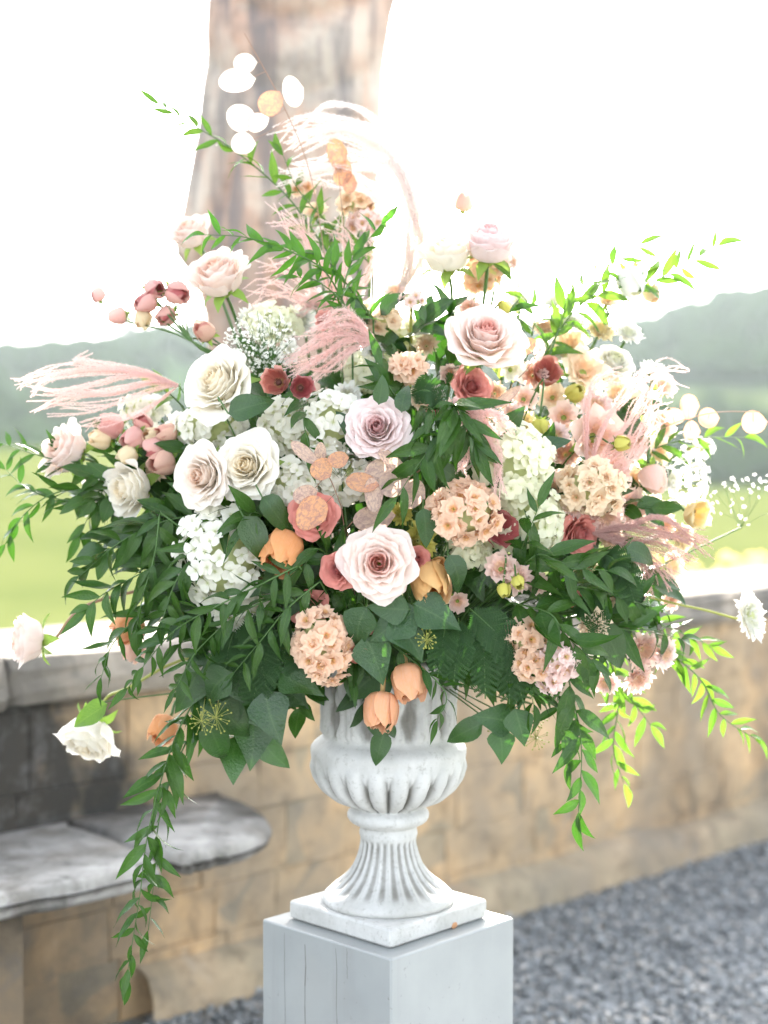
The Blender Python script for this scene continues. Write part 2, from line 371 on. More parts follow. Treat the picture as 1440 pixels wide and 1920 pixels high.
def smooth(a, b, x): t = min(1, max(0, (x - a) / (b - a))); return t * t * (3 - 2 * t)
def ridge(px):
    pts = [(-3000, 640), (-600, 700), (0, 688), (180, 668), (300, 652), (700, 660), (1100, 650), (1200, 632), (1290, 612), (1370, 588), (1440, 584), (1800, 560), (2600, 640), (5000, 690)]
    for (a, ya), (b, yb) in zip(pts, pts[1:]):
        if a <= px <= b: return ya + (yb - ya) * smooth(a, b, px)
    return 680
def land_z(x, y):
    D = y + DIST; px = 720 + x / max(D, 5) * FPX
    left = 1 - smooth(200, 1100, px)
    z = -2.6 + (3.6 * left + 1.0) * smooth(35, 170, D) * 1.25
    zr = CAMZ + (878 - ridge(px)) / FPX * 760
    t = smooth(230, 760, D)
    z = z - 14 * smooth(170, 280, D) * (1 - t) + (zr - z) * t if D > 170 else z
    if D > 760: z = zr - 30 * smooth(760, 1500, D)
    return z + 1.2 * noise.noise(Vector((x * .02, y * .02, 0))) * smooth(60, 300, D)
ys = [4.5, 8, 14, 22, 30, 40, 52, 66, 82, 100, 122, 146, 170, 200, 235, 275, 320, 370, 430, 500, 570, 640, 700, 757, 820, 950, 1300, 1900, 3000]
vs = []; fs = []; NX = 70
for j, y in enumerate(ys):
    for i in range(NX + 1):
        u = i / NX * 2 - 1; x = u * abs(u) ** .4 * (12 + y * 1.1)
        vs.append((x, y, land_z(x, y)))
for j in range(len(ys) - 1):
    for i in range(NX): a = j * (NX + 1) + i; fs.append((a, a + 1, a + NX + 2, a + NX + 1))
tag(obj('terrain', mesh('terrain', vs, fs), MAT['land']), kind='structure')
fb = MB(); fr = random.Random(3)
for k in range(2600):
    y = fr.uniform(330, 757); x = fr.uniform(-.36, .36) * (y + DIST) * (1.15)
    if noise.noise(Vector((x * .012, y * .012, 3))) < -.12 and y < 700: continue
    r = fr.uniform(3, 6.5); z = land_z(x, y)
    fb.ball((x, y, z + r * .5), r, 6, 4, (fr.uniform(.8, 1.3), fr.uniform(.8, 1.2), fr.uniform(.7, 1.15)))
tag(obj('forest', fb.mesh('forest'), MAT['forest'], None), kind='stuff')
# the small tower on the left ridge
tz = land_z(-126, 750)
tw = empty('far_tower', (-126.5, 752, tz), 'tiny hazy square tower among trees on the left ridge of the hills', 'tower')
t = MB(); t.box((-3.2, -3.2, -2), (3.2, 3.2, 15)); obj('wall', t.mesh('tower_wall', False), MAT['coping'], tw)
t = MB(); t.add([(-4, -4, 15), (4, -4, 15), (4, 4, 15), (-4, 4, 15), (0, 0, 18)], [(0, 1, 4), (1, 2, 4), (2, 3, 4), (3, 0, 4), (3, 2, 1, 0)]); obj('roof', t.mesh('tower_roof', False), MAT['wall'], tw)

# ---------------------------------------------------------------- ground
gz = MB()
q = [wp(-9, 0.2, -.004), wp(30, .2, -.004), wp(30, 30, -.004), wp(-9, 30, -.004)]
q = [wp(-12, -.3, -.004), wp(40, -.3, -.004), wp(40, 40, -.004), wp(-12, 40, -.004)]
gz.add(q, [(3, 2, 1, 0)]); tag(obj('ground', gz.mesh('ground', False), MAT['bed']), kind='structure')
def gravel():
    r = np.random.RandomState(5); base = []
    for k in range(8):
        bb = MB(); bb.ball((0, 0, 0), 1, 5, 3); v = np.array([tuple(p) for p in bb.v]) * r.uniform(.75, 1.2, (len(bb.v), 1)); base.append((v, bb.f))
    V = []; F = []; off = 0; n = 0
    per = len(base[0][0])
    pos = []
    for (s0, s1, d0, d1, cnt) in ((-1.0, 4.5, .02, 1.7, 34000), (-1.0, 9, .02, 5, 9000)):
        pos.append(np.stack([r.uniform(s0, s1, cnt), r.uniform(d0, d1, cnt)], 1))
    pos = np.concatenate(pos); cnt = len(pos)
    sz = r.gamma(3, .0016, cnt) + .002; ang = r.uniform(0, 2 * PI, cnt); fl = r.uniform(.5, .8, cnt); el = r.uniform(.8, 1.3, cnt)
    for b in range(8):
        idx = np.where(np.arange(cnt) % 8 == b)[0]; v = base[b][0]
        ca, sa = np.cos(ang[idx])[:, None], np.sin(ang[idx])[:, None]
        x = v[None, :, 0] * sz[idx][:, None] * el[idx][:, None]; y = v[None, :, 1] * sz[idx][:, None]; z = v[None, :, 2] * (sz * fl)[idx][:, None] + (sz * fl)[idx][:, None] * .45 + r.uniform(-.001, .004, (len(idx), 1))
        X = x * ca - y * sa; Y = x * sa + y * ca
        bx = A0.x + WT.x * pos[idx, 0] + WN.x * pos[idx, 1]; by = A0.y + WT.y * pos[idx, 0] + WN.y * pos[idx, 1]
        P3 = np.stack([X + bx[:, None], Y + by[:, None], z], 2).reshape(-1, 3); V.append(P3)
        f = []
        for q in base[b][1]: f += [(q[0], q[1], q[2])] + ([(q[0], q[2], q[3])] if len(q) == 4 else [])
        f = np.array(f); F.append((f[None] + (np.arange(len(idx)) * per)[:, None, None] + off).reshape(-1, 3)); off += len(P3)
    V = np.concatenate(V); F = np.concatenate(F)
    me = bpy.data.meshes.new('gravel'); me.vertices.add(len(V)); me.vertices.foreach_set('co', V.ravel())
    me.loops.add(F.size); me.loops.foreach_set('vertex_index', F.ravel().astype(np.int32))
    me.polygons.add(len(F)); me.polygons.foreach_set('loop_start', np.arange(0, F.size, 3, dtype=np.int32)); me.polygons.foreach_set('loop_total', np.full(len(F), 3, np.int32))
    me.update(); me.validate(); tag(obj('gravel', me, MAT['gravel']), kind='stuff')
gravel()

# ---------------------------------------------------------------- parapet wall, bench
WALL = empty('stone_wall', A0, 'low weathered parapet wall of ochre stone with sunlit coping running behind the urn', 'wall', rz=WROT)
def stone_mesh(L, H, T, seed, rough=.006, bev=.0022):
    """roughly dressed block: front face towards -y, rounded edges"""
    r = random.Random(seed); b = bev
    vs = []; fs = []
    xs = [0, b, L * .34, L * .67, L - b, L]; zs = [0, b, H * .5, H - b, H]
    for j, z in enumerate(zs):
        for i, x in enumerate(xs):
            edge = (i in (0, 5)) + (j in (0, 4))
            y = .0 if edge == 0 else (b * .6 if edge == 1 else b * 1.1)
            vs.append((x + (r.uniform(-rough, rough) if not i in (0, 5) else 0), y + r.uniform(-rough, rough), z + r.uniform(-rough, rough) * .6))
    n = len(xs)
    for j in range(len(zs) - 1):
        for i in range(n - 1): a = j * n + i; fs.append((a, a + 1, a + n + 1, a + n))
    k = len(vs); vs += [(0, T, 0), (L, T, 0), (L, T, H), (0, T, H)]
    top = [(len(zs) - 1) * n + i for i in range(n)]; bot = list(range(n)); lf = [j * n for j in range(len(zs))]; rt = [j * n + n - 1 for j in range(len(zs))]
    fs.append(tuple(top + [k + 2, k + 3])); fs.append(tuple(reversed(bot)) + (k, k + 1)); fs.append(tuple(lf[::-1][::-1]) + (k + 3, k)); fs.append(tuple(rt[::-1]) + (k + 1, k + 2)); fs.append((k + 1, k, k + 3, k + 2))
    return mesh('stone', vs, fs, False)
WTH = .50; WH = .90; S0, S1 = -1.6, 16.0
m = MB(); m.box((S0, .0022, -.2), (S1, WTH, .80)); obj('mortar_core', m.mesh('mortar_core', False), MAT['mortar'], WALL)
sr = random.Random(11); z = .0; course = 0
for H in (.15, .13, .17, .14, .19):
    x = S0 + sr.uniform(0, .1)
    while x < (6.5):
        L = sr.uniform(.16, .42); dk = (x < .62 and z > .27) 
        o = obj('stone', stone_mesh(L - .002, H - .002, .06, sr.random(), .0045), MAT['wall'], WALL, Matrix.Translation((x, sr.uniform(-.003, .001), z + .001)))
        x += L
    z += H
m = MB()
z = 0
for H in (.15, .13, .17, .14, .19):
    x = 6.8
    while x < S1 - .4:
        L = sr.uniform(.2, .5); m.box((x, sr.uniform(-.002, .004), z + .004), (x + L - .008, .05, z + H - .004)); x += L
    z += H
tag(obj('far_stones', m.mesh('far_stones', False), MAT['wall'], WALL), kind='stuff')
x = S0
while x < S1 - .2:
    L = sr.uniform(.65, 1.05) if x < 7 else 1.6
    o = obj('coping_stone', stone_mesh(L - .003, .105, WTH + .09, sr.random(), .010, .024), MAT['coping'], WALL, Matrix.Translation((x, -.045, .795 + sr.uniform(-.003, .003)))); x += L
vs = []; fs = []; nx = 120                                       # uneven plaster footing
for i in range(nx + 1):
    xx = .35 + (S1 - .35) * (i / nx) ** 1.6; j1 = .012 * noise.noise(Vector((xx * 3, 0, 0))); j2 = .02 * noise.noise(Vector((xx * 2, 5, 0)))
    vs += [(xx, -.085 + j1, -.05), (xx, -.075 + j1, .06 + j2 * .5), (xx, -.055 + j1, .10 + j2), (xx, .012, .125 + j2)]
for i in range(nx):
    for k in range(3): a = i * 4 + k; fs.append((a, a + 4, a + 5, a + 1))
obj('footing', mesh('footing', vs, fs), MAT['mortar'], WALL)

BEN = empty('stone_bench', wp(0, .2, 0), 'weathered grey stone bench slab with rounded end built against the wall at left', 'bench', rz=WROT)
def slab(x0, x1, depth, z0, z1, round_r, seed, n=7):
    r = random.Random(seed); out = []
    m_ = 22
    for i in range(m_ + 1): out.append((x0 + (x1 - round_r - x0) * i / m_, -depth + .006 * r.uniform(-1, 1)))
    for i in range(1, 15):
        a = PI / 2 * i / 14; out.append((x1 - round_r + round_r * math.sin(a) , -depth + (round_r - round_r * math.cos(a)) * (depth - .02) / round_r))
    out.append((x1, 0)); 
    back = [(x0, 0)]
    ring = out + back; n_ = len(ring); vs = []; fs = []
    cx, cy = (x0 + x1) / 2, -depth / 2
    prof = [(-.030, z0), (-.006, z0 + .012), (0, z0 + .03), (.001, (z0 + z1) / 2), (-.003, z1 - .02), (-.012, z1 - .006), (-.032, z1)]
    for (ins, zz) in prof:
        for (a, b) in ring:
            d = Vector((cx - a, cy - b)); d.normalize(); j = .006 * noise.noise(Vector((a * 9, b * 9, zz * 20)))
            k = 1 if b < -.001 else 0
            vs.append((a - d.x * (ins) * k + j, min(0, b - d.y * ins * k + j) if not k else b - d.y * ins + j, zz + j * .5))
    for j in range(len(prof) - 1):
        for i in range(n_): i2 = (i + 1) % n_; fs.append((j * n_ + i, j * n_ + i2, (j + 1) * n_ + i2, (j + 1) * n_ + i))
    # top grid: triangle strip fan from the back line
    fs.append(tuple((len(prof) - 1) * n_ + i for i in range(n_))); fs.append(tuple(reversed(range(n_))))
    return mesh('slab', vs, fs)
# local frame of the bench: y = 0 is .2 in front of the wall face, so the wall face is y=+.2
def bslab(nm, x0, x1, dep, rr, seed, z0=.455, z1=.510):
    me = slab(x0, x1, dep, z0, z1, rr, seed)
    return obj(nm, me, MAT['bench'], BEN, Matrix.Translation((0, .198, 0)))
bslab('seat_slab', -1.5, .165, .455, .06, 1); bslab('seat_slab', .173, .60, .450, .30, 2, .459, .513)
m = MB(); prof = [(.36, .30), (.37, .40), (.40, .44), (.445, .461)]
vs = []; fs = []
for i, x in enumerate((-1.5, .45)):
    for (dd, zz) in prof: vs.append((x, -dd, zz))
    vs += [(x, 0, .461), (x, 0, .30)]
n_ = 6
for k in range(n_): k2 = (k + 1) % n_; fs.append((k, k2, n_ + k2, n_ + k))
fs += [tuple(range(n_ - 1, -1, -1)), tuple(range(n_, 2 * n_))]
for (a, b, dp) in ((-1.4, -.14, .33),):
    m = MB(); m.box((a, -dp, -.02), (b, -.002, .4545)); obj('support', m.mesh('bench_support', False), MAT['wall'], BEN, Matrix.Translation((0, .198, 0)))

# ---------------------------------------------------------------- statue on the parapet
sx = P(548, 200, 1.72)
ST = empty('robed_statue', (sx.x, 1.72, .90), 'tall weathered pinkish stone statue in draped robe standing on the wall, upper part cropped', 'statue')
m = MB(); m.box((-.30, -.22, 0), (.30, .22, .08)); m.box((-.26, -.19, .08), (.26, .19, .42)); m.box((-.29, -.21, .42), (.29, .21, .50)); obj('pedestal', m.mesh('pedestal', False), MAT['statue'], ST)
def pz(y): return P(548, y, 1.72).z - .90
prof = [(pz(840), -.22, .20), (pz(760), -.25, .22), (pz(640), -.235, .22), (pz(590), -.25, .225), (pz(530), -.275, .23), (pz(480), -.33, .235), (pz(440), -.335, .235), (pz(400), -.31, .24), (pz(350), -.295, .245), (pz(250), -.265, .25),
        (pz(100), -.24, .265), (pz(30), -.238, .28), (pz(-30), -.24, .31), (pz(-120), -.25, .32), (pz(-220), -.26, .29), (pz(-300), -.24, .25), (pz(-345), -.15, .16), (pz(-365), -.07, .07), (pz(-400), -.06, .06), (pz(-420), -.085, .085), (pz(-460), -.11, .11), (pz(-510), -.11, .11), (pz(-550), -.07, .07), (pz(-565), -.01, .01)]
vs = []; fs = []; NA = 96; rows = []
ztop = prof[-1][0]; nz = 150
for j in range(nz + 1):
    z = prof[0][0] + (ztop - prof[0][0]) * j / nz
    for (a, b) in zip(prof, prof[1:]):
        if a[0] <= z <= b[0] + 1e-6:
            t_ = (z - a[0]) / (b[0] - a[0]); L = a[1] + (b[1] - a[1]) * t_; Rr = a[2] + (b[2] - a[2]) * t_; break
    cx = (L + Rr) / 2; hw = (Rr - L) / 2
    fold = smooth(pz(-300), pz(-200), -0) if False else (1 - smooth(pz(-200), pz(-330), z))
    for i in range(NA):
        a = 2 * PI * i / NA; x = cx + hw * math.cos(a); y = hw * .62 * math.sin(a)
        f = .085 * (abs(math.sin(a * 4.5 + 1.1 * math.sin(z * 2.1) + 1.5 * noise.noise(Vector((z * .9, 0, 3))))) ** .7 - .7) + .012 * math.sin(a * 17 + z * 3)
        # swags of the gathered robe across the front
        u = (z - pz(60)) - 1.6 * (x - .02) ** 2
        sw = math.exp(-(u / .28) ** 2)
        f = f * (1 - sw) + sw * .085 * (abs(math.sin(u * 15)) ** .7 - .6)
        f *= fold
        k = 1 + f * (.08 + .92 * abs(math.sin(a)) ** 1.5) / max(.05, hw)
        vs.append((cx + (x - cx) * k, y * k - .01, z))
for j in range(nz):
    for i in range(NA): i2 = (i + 1) % NA; fs.append((j * NA + i, j * NA + i2, (j + 1) * NA + i2, (j + 1) * NA + i))
fs.append(tuple(reversed(range(NA)))); fs.append(tuple(nz * NA + i for i in range(NA)))
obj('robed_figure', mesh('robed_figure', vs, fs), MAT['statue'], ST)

# ---------------------------------------------------------------- plinth and urn
U0 = P(728, 1722, 0); PTOP = U0.z; UX = U0.x
PL = empty('white_plinth', (UX, 0, 0), 'square white painted wooden plinth with fine cracks set corner-on under the urn', 'plinth', rz=R(46))
def bevbox(h, z0, z1, b=.004, jit=0, nseg=1, seed=1):
    vs = []; r = random.Random(seed); fs = []
    pr = [(h - b, z0), (h, z0 + b), (h, z1 - b), (h - b, z1)]
    rings = []
    c = [(-1, -1), (1, -1), (1, 1), (-1, 1)]
    for (hh, zz) in pr:
        for q in range(4):
            sx_, sy_ = c[q]; px_, py_ = c[(q + 3) % 4]
            # two verts per corner (vertical bevel)
            for kk in range(2):
                if (q + kk) % 2 == 0: vs.append((sx_ * (hh - b * (1)), sy_ * hh, zz)) if q in (0, 2) else vs.append((sx_ * (hh - b), sy_ * hh, zz))
                else: vs.append((sx_ * hh, sy_ * (hh - b), zz))
    return vs
def rbox(h, z0, z1, b, jit=0):
    """square block with eased edges"""
    vs = []; fs = []
    for (hh, zz) in [(h - b, z0), (h, z0 + b), (h, z1 - b), (h - b * .35, z1 - b * .35), (h - b, z1)]:
        n = 0
        for (a, e) in ((-1, -1), (1, -1), (1, 1), (-1, 1)):
            pts = [(a * hh, e * (hh - b)), (a * (hh - b), e * hh)]
            if (a, e) in ((-1, -1), (1, 1)): pass
            else: pts.reverse()
            for p in pts: vs.append((p[0], p[1], zz))
    for j in range(4):
        for i in range(8): i2 = (i + 1) % 8; fs.append((j * 8 + i, j * 8 + i2, (j + 1) * 8 + i2, (j + 1) * 8 + i))
    fs.append(tuple(range(32, 40))); fs.append(tuple(range(7, -1, -1)))
    return vs, fs
v_, f_ = rbox(.154, 0, PTOP, .003); obj('body', mesh('plinth_body', v_, f_, False), MAT['plinth'], PL)
# hairline cracks on the face that looks left
for (t_, top, ln, wd) in ((-.095, .012, .5, .0009), (-.045, .02, .42, .0011), (.03, .01, .20, .0009), (.055, .004, .05, .0006)):
    m = MB(); pts = []; nseg = 12
    for k in range(nseg + 1): pts.append((-.1542, t_ * -1 + .003 * noise.noise(Vector((k * .7, t_ * 50, 0))), PTOP - top - ln * k / nseg))
    for k in range(nseg):
        a, b = Vector(pts[k]), Vector(pts[k + 1]); w1 = wd * (.4 + .8 * abs(noise.noise(Vector((k * 1.3, 3, t_ * 9)))))
        m.add([a + Vector((0, -w1, 0)), a + Vector((0, w1, 0)), b + Vector((0, w1, 0)), b + Vector((0, -w1, 0))], [(0, 3, 2, 1)])
    obj('crack', m.mesh('crack', False), MAT['crack'], PL)

URN = empty('stone_urn', (UX, 0, PTOP), 'whitewashed stone urn with gadrooned bowl and fluted foot holding the flowers', 'urn')
def U(y): return P(728, y, 0).z - PTOP
pl_t = .036
v_, f_ = rbox(.1215, .0012, U(1688) + .001, .004)
o = obj('square_base', mesh('square_base', v_, f_, False), MAT['urn'], URN, Matrix.Rotation(R(46), 4, 'Z'))
k_ = .9123e-3
PF = [(.030, pl_t - .001, 0), (.112, pl_t - .001, 0), (.1145, pl_t + .010, 0), (.113, pl_t + .020, 0), (.108, pl_t + .024, 0), (.105, pl_t + .030, .3), (.100, pl_t + .036, 1),
      (.088, pl_t + .046, 1), (.072, pl_t + .062, 1), (.060, pl_t + .082, 1), (.052, pl_t + .104, 1), (.048, pl_t + .126, 1), (.0475, pl_t + .138, .5), (.051, pl_t + .141, 0), (.052, pl_t + .147, 0), (.047, pl_t + .151, 0), (.047, pl_t + .158, 0),
      (.064, pl_t + .163, 0), (.0715, pl_t + .171, 0), (.072, pl_t + .177, 0), (.066, pl_t + .186, 0), (.056, pl_t + .190, 0),
      (.066, pl_t + .194, 2), (.092, pl_t + .206, 2), (.112, pl_t + .224, 2), (.125, pl_t + .246, 2), (.131, pl_t + .268, 2), (.1315, pl_t + .280, 1.5), (.134, pl_t + .286, 0), (.134, pl_t + .300, 0), (.124, pl_t + .312, 0), (.114, pl_t + .318, 0),
      (.109, pl_t + .330, 3), (.1085, pl_t + .355, 3), (.109, pl_t + .385, 3), (.112, pl_t + .415, 3), (.118, pl_t + .440, 3), (.126, pl_t + .452, 0), (.140, pl_t + .460, 0), (.142, pl_t + .470, 0), (.136, pl_t + .476, 0), (.122, pl_t + .474, 0), (.112, pl_t + .44, 0), (.10, pl_t + .40, 0), (.01, pl_t + .40, 0)]
ZM = [(0, 0), (pl_t, U(1688)), (pl_t + .030, U(1668)), (pl_t + .141, U(1563)), (pl_t + .158, U(1546)), (pl_t + .174, U(1527)), (pl_t + .190, U(1511)), (pl_t + .268, U(1432)), (pl_t + .293, U(1404)), (pl_t + .318, U(1380)), (pl_t + .476, U(1225))]
def zmap(z):
    for (a_, p_), (b_, q_) in zip(ZM, ZM[1:]):
        if z <= b_ or b_ == ZM[-1][0]: return p_ + (q_ - p_) * (z - a_) / (b_ - a_)
dense = []
for a, b in zip(PF, PF[1:]):
    st = max(1, int(math.hypot(b[0] - a[0], b[1] - a[1]) / .0045))
    for k in range(st):
        t_ = k / st; dense.append((a[0] + (b[0] - a[0]) * t_, a[1] + (b[1] - a[1]) * t_, a[2] if a[2] == b[2] else (a[2] if t_ < .5 else b[2])))
dense.append(PF[-1])
rr = [d[0] for d in dense]; zz = [d[1] for d in dense]
for _ in range(2):
    rr = [rr[0]] + [(rr[i-1] + 2 * rr[i] + rr[i+1]) / 4 for i in range(1, len(rr) - 1)] + [rr[-1]]
    zz = [zz[0]] + [(zz[i-1] + 2 * zz[i] + zz[i+1]) / 4 for i in range(1, len(zz) - 1)] + [zz[-1]]
NA = 288; vs = []; pt = []; fs = []
for (r0, z0, d) in zip(rr, zz, dense):
    md = d[2]
    for i in range(NA):
        a = 2 * PI * i / NA; dr = 0; g = 0
        if 0 < md <= 1:      # fluted foot
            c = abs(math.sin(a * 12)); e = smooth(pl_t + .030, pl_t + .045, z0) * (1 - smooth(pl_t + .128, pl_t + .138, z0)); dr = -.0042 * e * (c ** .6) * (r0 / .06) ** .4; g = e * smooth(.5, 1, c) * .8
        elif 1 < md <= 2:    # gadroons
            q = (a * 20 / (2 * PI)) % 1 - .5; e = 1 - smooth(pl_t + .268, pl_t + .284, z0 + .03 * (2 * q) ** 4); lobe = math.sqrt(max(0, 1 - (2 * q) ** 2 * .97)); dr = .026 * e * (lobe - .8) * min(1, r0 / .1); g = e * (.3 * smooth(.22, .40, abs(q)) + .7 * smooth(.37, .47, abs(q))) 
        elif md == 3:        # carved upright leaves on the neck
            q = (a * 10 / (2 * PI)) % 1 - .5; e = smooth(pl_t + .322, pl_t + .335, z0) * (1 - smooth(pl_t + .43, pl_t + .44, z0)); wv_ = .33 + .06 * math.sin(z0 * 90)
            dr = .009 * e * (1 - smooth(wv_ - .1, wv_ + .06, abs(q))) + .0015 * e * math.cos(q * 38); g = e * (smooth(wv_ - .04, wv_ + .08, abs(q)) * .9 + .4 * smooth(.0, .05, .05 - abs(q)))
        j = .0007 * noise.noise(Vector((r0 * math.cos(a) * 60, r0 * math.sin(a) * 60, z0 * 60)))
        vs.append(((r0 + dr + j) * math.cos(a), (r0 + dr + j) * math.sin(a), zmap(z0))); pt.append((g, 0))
n_ = len(rr)
for j in range(n_ - 1):
    for i in range(NA): i2 = (i + 1) % NA; fs.append((j * NA + i, j * NA + i2, (j + 1) * NA + i2, (j + 1) * NA + i))
# split the lathe in foot, stem collar, bowl, neck: each a part
def cut(name, z0, z1):
    js = [j for j in range(n_ - 1) if (z0 <= zz[j] < z1)]
    if name == 'neck': js = [j for j in range(n_ - 1) if zz[j] >= z0]
    used = {}; v2 = []; p2 = []; f2 = []
    for j in js:
        for i in range(NA):
            fc = []
            for q in fs[j * NA + i]:
                if q not in used: used[q] = len(v2); v2.append(vs[q]); p2.append(pt[q])
                fc.append(used[q])
            f2.append(tuple(fc))
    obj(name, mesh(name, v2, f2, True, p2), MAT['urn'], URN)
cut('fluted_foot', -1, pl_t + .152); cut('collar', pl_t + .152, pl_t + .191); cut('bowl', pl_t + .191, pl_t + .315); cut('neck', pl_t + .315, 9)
MOUTH = Vector((UX, 0, PTOP + U(1262))) 
m = MB(); m.ball((0, 0, 0), .0085, 8, 5, (1, .35, .7)); 
mm = Matrix.Rotation(R(46), 4, 'Z') @ Matrix.Translation((.035, -.1205, .006)); obj('chip', m.mesh('chip'), MAT['chip'], URN, mm)

# ---------------------------------------------------------------- flower building
def patch(phi, r0, L, th0, th1, curl, hw, ring, nv=6, nu=6, spiral=0.0, ruff=0.0, tip=0.0, seed=0, z0=0.0, notch=0.0, cup=0.0):
    r = random.Random(seed); ph = r.uniform(0, 6.28); ph2 = r.uniform(0, 6.28); kf = r.uniform(5, 8)
    vs = []; pt = []; fs = []; pr = [(r0, z0)]; ns = 24; cr, cz = r0, z0
    for k in range(ns + 6):
        v = (k + .5) / ns; th = th0 + (th1 - th0) * smooth(0, .5, v) - curl * max(0, (v - .55) / .45) ** 1.6
        cr += math.cos(th) * L / ns; cz += math.sin(th) * L / ns; pr.append((max(.0003, cr), cz))
    for j in range(nv + 1):
        v = j / nv
        for i in range(nu + 1):
            u = i / nu * 2 - 1
            ve = v * (1 - .24 * abs(u) ** 2.6 + tip * (1 - abs(u)) - notch * math.exp(-(u / .25) ** 2)) * (1 + .03 * math.sin(u * 3 + ph))
            q = min(ns + 5.99, ve * ns); a = int(q); fr_ = q - a
            rr_ = pr[a][0] * (1 - fr_) + pr[a + 1][0] * fr_; zz_ = pr[a][1] * (1 - fr_) + pr[a + 1][1] * fr_
            shp = .50 + .50 * math.sin(PI * min(1, (v * .62 + .08)))
            if tip > .1: shp = .45 + .55 * math.sin(PI * (v * .85 + .08))
            an = phi + u * hw * shp
            rr_ += spiral * L * u * v + ruff * L * v * v * math.sin(u * kf + ph) + .02 * L * v * math.sin(u * 2 + ph2)
            zz_ += ruff * .8 * L * v * v * math.cos(u * kf * 1.2 + ph2) + cup * L * u * u
            vs.append((rr_ * math.cos(an), rr_ * math.sin(an), zz_)); pt.append((v, ring, abs(u)))
    for j in range(nv):
        for i in range(nu): a = j * (nu + 1) + i; fs.append((a, a + 1, a + nu + 2, a + nu + 1))
    return vs, fs, pt
CACHE = {}
def norm_meshes(name, patches):
    mx = max(math.hypot(v[0], v[1]) for p in patches for v in p[0])
    out = []
    for p in patches: out.append(mesh(name, [(a / mx, b / mx, c / mx) for a, b, c in p[0]], p[1], True, p[2]))
    return out
def rose_petals(var, n=46, openness=1.0, ruff=.03):
    key = ('rose', var, n, openness)
    if key in CACHE: return CACHE[key]
    r = random.Random(str(key)); ps = []
    for i in range(n):
        t = i / (n - 1); phi = i * 2.39996 + r.uniform(-.25, .25)
        th1 = R(96 - 44 * openness * t ** 1.3 + r.uniform(-5, 5)); th0 = R(64 - 66 * t ** .6)
        ps.append(patch(phi, .03 + .20 * t, .50 + .50 * t ** .8, th0, th1, R(4 + 74 * openness * t ** 1.5 + r.uniform(-8, 12)), R(max(54, 118 - 110 * t ** .6)), t,
                        nv=8, nu=8 if t < .5 else 11, spiral=.09 * (1 - t * .6) * (1 if r.random() < .75 else -1), ruff=ruff * (.3 + 1.3 * t), seed=r.random(), z0=.40 * (1 - t) ** 1.1, notch=-.05 if t > .5 and r.random() < .5 else .015))
    CACHE[key] = norm_meshes('petal', ps); return CACHE[key]
def cup_petals(var, n=12, close=1.0, ruff=.02, tip=.12, hw0=60, hw1=44):
    key = ('cup', var, n, close, ruff)
    if key in CACHE: return CACHE[key]
    r = random.Random(str(key)); ps = []
    for i in range(n):
        t = i / max(1, n - 1); phi = i * 2.39996 + r.uniform(-.15, .15)
        ps.append(patch(phi, .04 + .12 * t, .92 + .16 * t + r.uniform(-.08, .08), R(4), R(84 + 16 * close - 6 * (1 - t) + r.uniform(-5, 5)), R(-26 * close), R(hw0 + (hw1 - hw0) * t), t, spiral=.06, ruff=ruff, tip=tip, seed=r.random(), z0=0))
    CACHE[key] = norm_meshes('petal', ps); return CACHE[key]
def open_petals(var, n=8, el=35, curl=25, ruff=.08, hw=38, layers=2, tip=0.0):
    key = ('open', var, n, el, curl, ruff, hw, layers)
    if key in CACHE: return CACHE[key]
    r = random.Random(str(key)); ps = []
    for Ly in range(layers):
        q = Ly / max(1, layers - 1) if layers > 1 else 1
        for i in range(n):
            phi = 2 * PI * (i + .5 * (Ly % 2)) / n + r.uniform(-.12, .12)
            ps.append(patch(phi, .05, (.62 + .4 * q) * r.uniform(.93, 1.05), R(15), R(el + (1 - q) * 40 + r.uniform(-6, 6)), R(curl + r.uniform(-8, 8)), R(hw), .25 + .75 * q, spiral=.05, ruff=ruff, tip=tip, seed=r.random(), nv=5))
    CACHE[key] = norm_meshes('petal', ps); return CACHE[key]
def calyx_mesh():
    if 'calyx' in CACHE: return CACHE['calyx']
    m = MB(); m.ball((0, 0, -.06), .20, 8, 5, (1, 1, .9))
    for i in range(5):
        v, f, p = patch(i * 2 * PI / 5, .10, .62, R(10), R(-5 - 25 * (i % 2)), R(30), R(24), .5, nv=4, nu=2, tip=.35, seed=i); m.add(v, f, None, p)
    CACHE['calyx'] = m.mesh('calyx'); return CACHE['calyx']

def stem_path(loc, d, base, sag=0.0, back=.07):
    p0 = loc - d * .004; p1 = loc - d * back; mid = p1.lerp(base, .5) + Vector((0, .015, .02 + sag))
    return catmull([p0, p1, mid, base], 5)
def root_of(loc, hang=False):
    """where a stem leaves the urn"""
    d = loc - MOUTH; d.y *= .5
    h = Vector((d.x, d.y, 0)); 
    if h.length > .085: h = h.normalized() * .085
    return MOUTH + h * .9 + Vector((0, 0, .0))
def start(name, label, cat, group, loc):
    b = root_of(loc); return empty(name, b, label, cat, group), b
def add_stem(T, b, loc, d, rad=.0028, mat='stem', via=None, back=.06):
    pts = stem_path(loc, d, b, back=back) if via is None else catmull([loc - d * .004, loc - d * back] + via + [b], 5)
    m = MB(); m.tube([p - b for p in pts], rad, 6); return obj('stem', m.mesh('stem'), MAT[mat], T)

